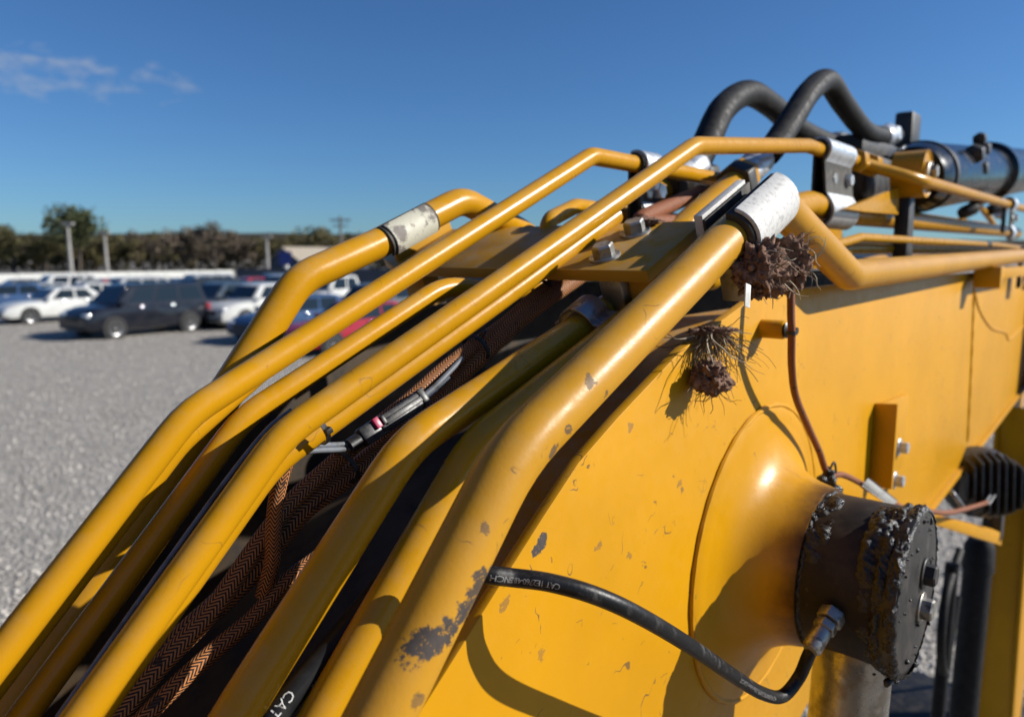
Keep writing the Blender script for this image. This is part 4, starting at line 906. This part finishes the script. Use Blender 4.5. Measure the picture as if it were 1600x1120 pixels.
cars = [
 ('van', NAVY, (219, 521), 238, 'dark navy minivan nearest on the gravel, standing clear of the pipes'),
 ('sedan', WHT, (92, 501), 234, 'white sedan just left of the navy minivan'),
 ('suv', STL, (352, 505), 236, 'dark blue SUV tucked behind the tail of the navy minivan'),
 ('suv', WHT, (408, 508), 236, 'white SUV seen just left of the far thick pipe'),
 ('hatch', BLU, (460, 530), 234, 'blue hatchback half hidden by the far thick pipe'),
 ('sedan', RED, (556, 545), 228, 'red sedan seen through the gap between the yellow pipes'),
 ('suv', GRY, (585, 510), 232, 'grey SUV behind the red sedan, between the pipes'),
 ('hatch', BLU, (4, 493), 232, 'blue hatchback cut by the left edge of the photo'),
 ('sedan', SLV, (62, 487), 232, 'silver sedan behind the nose of the white sedan'),
 ('sedan', WHT, (138, 487), 232, 'white sedan behind the nose of the navy minivan'),
 ('suv', SLV, (200, 485), 232, 'silver SUV whose roof shows above the navy minivan windshield'),
 ('hatch', BLU, (258, 485), 232, 'blue hatchback whose roof shows above the navy minivan rear'),
 ('suv', BLK, (312, 487), 232, 'black SUV right behind the navy minivan rear corner'),
 ('sedan', STL, (378, 488), 232, 'steel blue sedan behind the dark blue SUV'),
 ('pickup', SLV, (446, 489), 232, 'silver pickup behind the white SUV'),
 ('pickup', WHT, (520, 490), 232, 'white pickup behind the bend of the far thick pipe'),
 ('sedan', GRY, (28, 476), 228, 'grey sedan in the back row at far left'),
 ('suv', WHT, (92, 475), 228, 'white SUV in the back row below the lamp post'),
 ('sedan', SLV, (128, 474), 228, 'silver sedan in the back row right of the lamp post'),
 ('sedan', RED, (168, 474), 228, 'dull red sedan in the back row against the white fence'),
 ('hatch', WHT, (205, 473), 228, 'white hatchback in the back row above the navy minivan'),
 ('sedan', BLK, (242, 473), 228, 'black sedan in the back row against the white fence'),
 ('sedan', BLU, (275, 472), 228, 'blue sedan in the back row against the white fence'),
 ('suv', SLV, (312, 472), 228, 'silver SUV in the back row near the end of the white fence'),
 ('sedan', WHT, (352, 471), 228, 'white sedan in the back row past the white fence'),
 ('hatch', RED, (392, 471), 228, 'small red hatchback in the back row left of the blue sign'),
 ('suv', GRY, (430, 470), 228, 'grey SUV in the back row below the blue sign'),
 ('sedan', SLV, (470, 470), 228, 'silver sedan in the back row right of the blue sign'),
 ('sedan', BLK, (520, 470), 228, 'black sedan in the back row behind the white pickup'),
]
for kd_, c_, px, hd_, lb in cars: car(kd_, c_, G(*px), R(hd_), lb)

# ================================================================== fence, buildings, posts
def thing(name, label, cat, loc, group=None):
    e = bpy.data.objects.new(name, None); col.objects.link(e); e.location = loc; return tag(e, label, cat, group)
def lbox(name, x0, x1, y0, y1, z0, z1, mat, par, bev=.0):
    v = [(x, y, z) for z in (z0, z1) for x, y in ((x0, y0), (x1, y0), (x1, y1), (x0, y1))]
    me = mesh_from(name, v, [(3, 2, 1, 0), (4, 5, 6, 7), (0, 1, 5, 4), (1, 2, 6, 5), (2, 3, 7, 6), (3, 0, 4, 7)])
    if bev: bevelled(me, bev)
    return link(name, me, mat, par, smooth=False)
M['fence'] = dirtymetal('white_vinyl', (.78, .78, .74), (.62, .62, .57), .5, 0, 3)
FE = thing('white_fence', 'long low white board fence behind the parked cars', 'fence', (-44.5, 52.3, 0)); FE.rotation_euler = (0, 0, R(54.3))
bd = None
for i in range(16):
    x0 = i * 1.75
    p_ = lbox('post', x0 - .07, x0 + .07, -.07, .07, 0, 1.44, M['fence'], FE)
    for k in range(4):
        b_ = lbox('board', x0 + .08, x0 + 1.67, -.03, .03, .10 + k * .325, .10 + k * .325 + .30, M['fence'], FE) if bd is None or len(bd) < 4 else None
        if b_ is None:
            b_ = bd[k].copy(); col.objects.link(b_); b_.parent = FE; b_.location = (x0, 0, 0)
        else: bd = (bd or []) + [b_]
M['navyshed'] = dirtymetal('navy_cladding', (.035, .045, .075), (.05, .06, .09), .6, 0, 4)
M['tanroof'] = dirtymetal('tan_roofing', (.50, .43, .33), (.40, .34, .26), .7, 0, 4)
M['darkwall'] = dirtymetal('dark_blue_wall', (.055, .065, .09), (.08, .09, .115), .7, 0, 3)
WL = thing('dark_wall', 'long low dark blue-grey wall past the end of the white fence', 'wall', (-28.3, 76, 0))
for i in range(14): lbox('wall_panel', i * 2.4, i * 2.4 + 2.38, -.1, .1, 0, 1.50 + .02 * (i % 2), M['darkwall'], WL)
hb = G(500, 430); SH = thing('gabled_shed', 'dark navy gabled shed with a tan roof left of the pipes', 'building', (hb.x, hb.y, 0)); SH.rotation_euler = (0, 0, R(-38))
def gable(par, w_, l_, h_, rh, wall, roof):
    v = [(-w_, -l_, 0), (w_, -l_, 0), (w_, l_, 0), (-w_, l_, 0), (-w_, -l_, h_), (w_, -l_, h_), (w_, l_, h_), (-w_, l_, h_), (0, -l_, h_ + rh), (0, l_, h_ + rh)]
    link('wall', mesh_from('wall', v, [(0, 1, 5, 8, 4), (2, 3, 7, 9, 6), (1, 2, 6, 5), (3, 0, 4, 7)]), wall, par, smooth=False)
    e = .35
    for sx in (-1, 1):
        a = V((sx * (w_ + e), -l_ - e, h_ - rh * e / w_ + .05)); b = V((0, -l_ - e, h_ + rh + .05)); c = V((0, l_ + e, h_ + rh + .05)); d = V((sx * (w_ + e), l_ + e, h_ - rh * e / w_ + .05)); up = V((0, 0, .12))
        q = [a, b, c, d]; link('roof_slope', mesh_from('roof_slope', q + [x + up for x in q], [(0, 1, 2, 3), (7, 6, 5, 4), (0, 4, 5, 1), (1, 5, 6, 2), (2, 6, 7, 3), (3, 7, 4, 0)]), roof, par, smooth=False)
gable(SH, 4.0, 6.0, 1.9, 2.0, M['navyshed'], M['tanroof'])
lbox('door', -.6, .6, -6.06, -6.0, 0, 1.6, M['darkwall'], SH)
def post(name, px, ytop, d, r0, r1, label, cat, mat, group=None):
    rb = ray(px[0], px[1]); k = d / rb.y; base = V((rb.x * k, d, 0)); rtp = ray(px[0], ytop); h_ = EYE.z + rtp.z * d / rtp.y
    e = thing(name, label, cat, base, group); v, f = lathe_data([(0, r0 * 1.6), (.25, r0 * 1.6), (.3, r0), (h_, r1)], V((0, 0, 0)), Z, 12); link('pole', mesh_from('pole', v, f), mat, e); return e, h_
M['pole'] = dirtymetal('weathered_pole', (.42, .40, .37), (.30, .28, .26), .7, 0, 2)
M['wood'] = dirtymetal('grey_pole_wood', (.20, .18, .16), (.13, .12, .11), .9, 0, 2)
M['sign'] = flatmat('blue_sign_face', (.02, .05, .30), .4)
for px, yt, d_, lb in (((112, 432), 350, 70, 'tall pale lamp post in front of the tallest tree'), ((168, 430), 364, 82, 'slimmer lamp post with a cross arm right of the tallest tree'), ((419, 428), 370, 85, 'pale lamp post left of the blue sign')):
    e, h_ = post('lamp_post', px, yt, d_, .22, .13, lb, 'lamp post', M['pole'], 'lamp posts behind the cars')
    lbox('lamp_head', -.55, .55, -.2, .2, h_ - .1, h_ + .14, M['pole'], e, .04)
e, h_ = post('utility_pole', (534, 420), 338, 110, .22, .16, 'thin utility pole with crossarm against the sky', 'utility pole', M['wood'])
lbox('crossarm', -1.5, 1.5, -.08, .08, h_ - .7, h_ - .5, M['wood'], e); lbox('crossarm', -1.1, 1.1, -.08, .08, h_ - 1.5, h_ - 1.32, M['wood'], e)
for x in (-1.3, -.5, .5, 1.3): lbox('insulator', x - .07, x + .07, -.07, .07, h_ - .5, h_ - .25, M['pole'], e)
e, h_ = post('roadside_sign', (448, 428), 394, 88, .28, .28, 'square blue sign on a white post above the dark wall', 'sign', M['fence'])
lbox('sign_board', -.75, .75, -.32, -.30, h_ - 1.5, h_ + .1, M['sign'], e)

# ================================================================== trees and ridge
def leaf_mat(name, a, b):
    m = new_mat(name, a, .8, 0, .15); n = N(m); g = n.node('ShaderNodeNewGeometry')
    oi = n.node('ShaderNodeObjectInfo')
    c = n.mix(g.outputs['Random Per Island'], a, b); n.color(n.mix(n.math('MULTIPLY', n.noise(.35, 3), .7), c, tuple(x * .6 for x in b))); return m
LM = [leaf_mat('autumn_olive_leaves', (.11, .105, .045), (.19, .17, .075)), leaf_mat('autumn_brown_leaves', (.135, .118, .052), (.21, .18, .085)), leaf_mat('dark_green_leaves', (.065, .080, .036), (.13, .145, .065)), leaf_mat('bare_twigs', (.15, .118, .084), (.22, .175, .13))]
M['bark'] = dirtymetal('bark', (.10, .08, .06), (.06, .048, .036), .95, 0, 3)
crown_cache = {}
def crown(v):
    if v in crown_cache: return crown_cache[v]
    rng = np.random.default_rng(100 + v); lobes = [(rng.normal(0, .30 if v >= 10 else .42, 3) * np.array([1, 1, .8]) + np.array([0, 0, .1]), rng.uniform(.28, .5)) for _ in range(13)]
    n = 1700; idx = rng.integers(0, 13, n); C_ = np.array([l[0] for l in lobes])[idx]; r_ = np.array([l[1] for l in lobes])[idx]
    d = rng.normal(0, 1, (n, 3)); d /= np.linalg.norm(d, axis=1)[:, None]; p = C_ + d * (r_ * rng.random(n) ** .4)[:, None]
    a = rng.normal(0, 1, (n, 3)); a /= np.linalg.norm(a, axis=1)[:, None]; b = np.cross(a, rng.normal(0, 1, (n, 3))); b /= np.linalg.norm(b, axis=1)[:, None]
    sz_ = rng.uniform(.04, .10, n)[:, None]; q = np.stack([p - a * sz_, p + b * sz_ * .6, p + a * sz_, p - b * sz_ * .6], 1).reshape(-1, 3)
    me = bpy.data.meshes.new('crown'); me.from_pydata(q.tolist(), [], [(4 * i, 4 * i + 1, 4 * i + 2, 4 * i + 3) for i in range(n)]); me.materials.append(None); crown_cache[v] = me; return me
trunk_me = None
def tree(x, d, h_, w_, v, mi, label, group='trees along the edge of the lot'):
    global trunk_me
    e = thing('tree', label, 'tree', (x, d, 0), group)
    if trunk_me is None:
        rnd = random.Random(5); vs2, fs2 = [], []
        def add(path, r0, r1):
            a_, b_, _ = sweep(path, lambda f: r0 + (r1 - r0) * f, 7, False); k = len(vs2); vs2.extend(a_); fs2.extend(tuple(i + k for i in f) for f in b_)
        add(spline([V((0, 0, 0)), V((.02, .01, .25)), V((-.01, .02, .55)), V((.02, 0, .85))], 4), .028, .008)
        for i in range(9):
            z0 = .25 + .06 * i; a = i * 2.4; add(spline([V((0, 0, z0)), V((math.cos(a) * .12, math.sin(a) * .12, z0 + .10)), V((math.cos(a) * .27, math.sin(a) * .27, z0 + .2))], 3), .011, .003)
        trunk_me = mesh_from('trunk', vs2, fs2); trunk_me.materials.append(M['bark'])
    t = bpy.data.objects.new('trunk', trunk_me); col.objects.link(t); t.parent = e; t.scale = (h_, h_, h_)
    c = bpy.data.objects.new('crown', crown(v)); col.objects.link(c); c.parent = e; c.location = (0, 0, h_ * .60); c.scale = (w_ / 2, w_ / 2, h_ * .44); c.rotation_euler = (0, 0, random.uniform(0, 6.28))
    c.material_slots[0].link = 'OBJECT'; c.material_slots[0].material = LM[mi]
random.seed(77)
def treex(px, d): r_ = ray(px, 400); return r_.x / r_.y * d
tree(treex(122, 120), 120, 11.6, 11.0, 10, 2, 'tallest dark green tree standing above the treeline at left', 'trees along the edge of the lot')
tree(treex(20, 125), 125, 7.6, 9, 1, 0, 'broad olive tree at the left edge of the treeline')
tree(treex(70, 125), 125, 6.8, 8, 2, 0, 'olive tree just left of the tallest tree')
tree(treex(285, 122), 122, 7.7, 9, 3, 3, 'half bare grey-brown tree rising at mid treeline')
tree(treex(335, 122), 122, 7.6, 8, 4, 3, 'bare-topped tree right of the half bare grey-brown one')
tree(treex(500, 120), 120, 7.1, 9, 1, 1, 'brown tree behind the gabled shed')
for i, px in enumerate(range(-40, 700, 26)):
    tree(treex(px + random.uniform(-8, 8), 138), 138 + random.uniform(-6, 10), random.uniform(5.2, 6.8), random.uniform(7, 9.5), i % 5, (0, 1, 1, 0, 3, 1)[i % 6], '%s autumn tree in the low treeline %s' % (('olive', 'brown', 'dull brown', 'green-olive', 'bare grey', 'russet brown')[i % 6], ('cut by the left edge of the photo' if px < 0 else 'left of the tallest tree' if px < 95 else 'right beside the tallest tree' if px < 190 else 'left of the half bare tree' if px < 270 else 'behind the half bare tree' if px < 360 else 'above the dark wall' if px < 440 else 'behind the blue sign and shed' if px < 540 else 'hidden behind the yellow pipes')), 'low treeline behind the fence')
# brushy undergrowth that closes the gaps, and the wooded ridge
def brush(name, label, d, px0, px1, hmin, hmax, n, size, mat, kind='stuff'):
    rng = np.random.default_rng(9 + n); px = rng.uniform(px0, px1, n); x = (px - 800) / FPX * d; y = d + rng.uniform(-4, 6, n); nh = np.array([noise.noise(V((p * .03, d, 0))) for p in px]); hh = hmin + (hmax - hmin) * (.5 + .5 * nh)
    z = rng.random(n) ** .8 * hh; p = np.stack([x, y, z], 1); a = rng.normal(0, 1, (n, 3)); a /= np.linalg.norm(a, axis=1)[:, None]; b = np.cross(a, rng.normal(0, 1, (n, 3))); b /= np.linalg.norm(b, axis=1)[:, None]
    s_ = rng.uniform(.5, 1, n)[:, None] * size; q = np.stack([p - a * s_, p + b * s_ * .6, p + a * s_, p - b * s_ * .6], 1).reshape(-1, 3)
    me = bpy.data.meshes.new(name); me.from_pydata(q.tolist(), [], [(4 * i, 4 * i + 1, 4 * i + 2, 4 * i + 3) for i in range(n)]); o = link(name, me, mat, smooth=False); o['kind'] = kind; o['label'] = label; o['category'] = 'brush'
brush('undergrowth', 'brown and olive undergrowth closing the treeline', 146, -80, 900, 4.5, 6.5, 16000, .55, LM[1])
def ridge():
    xs = np.linspace(-1500, 2200, 240); rows = [(700, 0), (760, .55), (820, .85), (900, 1.0), (1200, .9)]; vs2, fs2 = [], []
    for d, f in rows:
        for x in xs:
            pxx = 800 + x / 900 * FPX; top = 29 + 6 * noise.noise(V((x * .0016, 0, 1))) + 1.5 * noise.noise(V((x * .02, 3, 1)))
            top *= (1 - .25 * max(0, min(1, (pxx - 350) / 900))); vs2.append((x, d, top * f + 1.2 * noise.noise(V((x * .06, d * .03, 0))) * f))
    n = len(xs)
    for j in range(len(rows) - 1):
        for i in range(n - 1): fs2.append((j * n + i, j * n + i + 1, (j + 1) * n + i + 1, (j + 1) * n + i))
    m = new_mat('wooded_slope', (.05, .045, .03), 1, 0, .05); k = N(m); k.color(k.mix(k.ramp(k.noise(.09, 6, .7), .35, .65), (.045, .042, .032), (.085, .068, .045)))
    o = link('hill', mesh_from('hill', vs2, fs2), m); o['kind'] = 'structure'; o['label'] = 'low dark wooded ridge on the horizon'
ridge()

# ------------------------------------------------------------------ reflectance calibration for this exposure (all materials alike)
for m in bpy.data.materials:
    if not m.use_nodes: continue
    b = m.node_tree.nodes.get('Principled BSDF')
    if b is None: continue
    i = b.inputs['Base Color']
    if i.is_linked:
        n = m.node_tree.nodes.new('ShaderNodeMixRGB'); n.blend_type = 'MULTIPLY'; n.inputs[0].default_value = 1; n.inputs[2].default_value = (.72, .72, .72, 1)
        src = i.links[0].from_socket; m.node_tree.links.new(src, n.inputs[1]); m.node_tree.links.new(n.outputs[0], i)
    else:
        c = i.default_value; i.default_value = (c[0] * .72, c[1] * .72, c[2] * .72, 1)
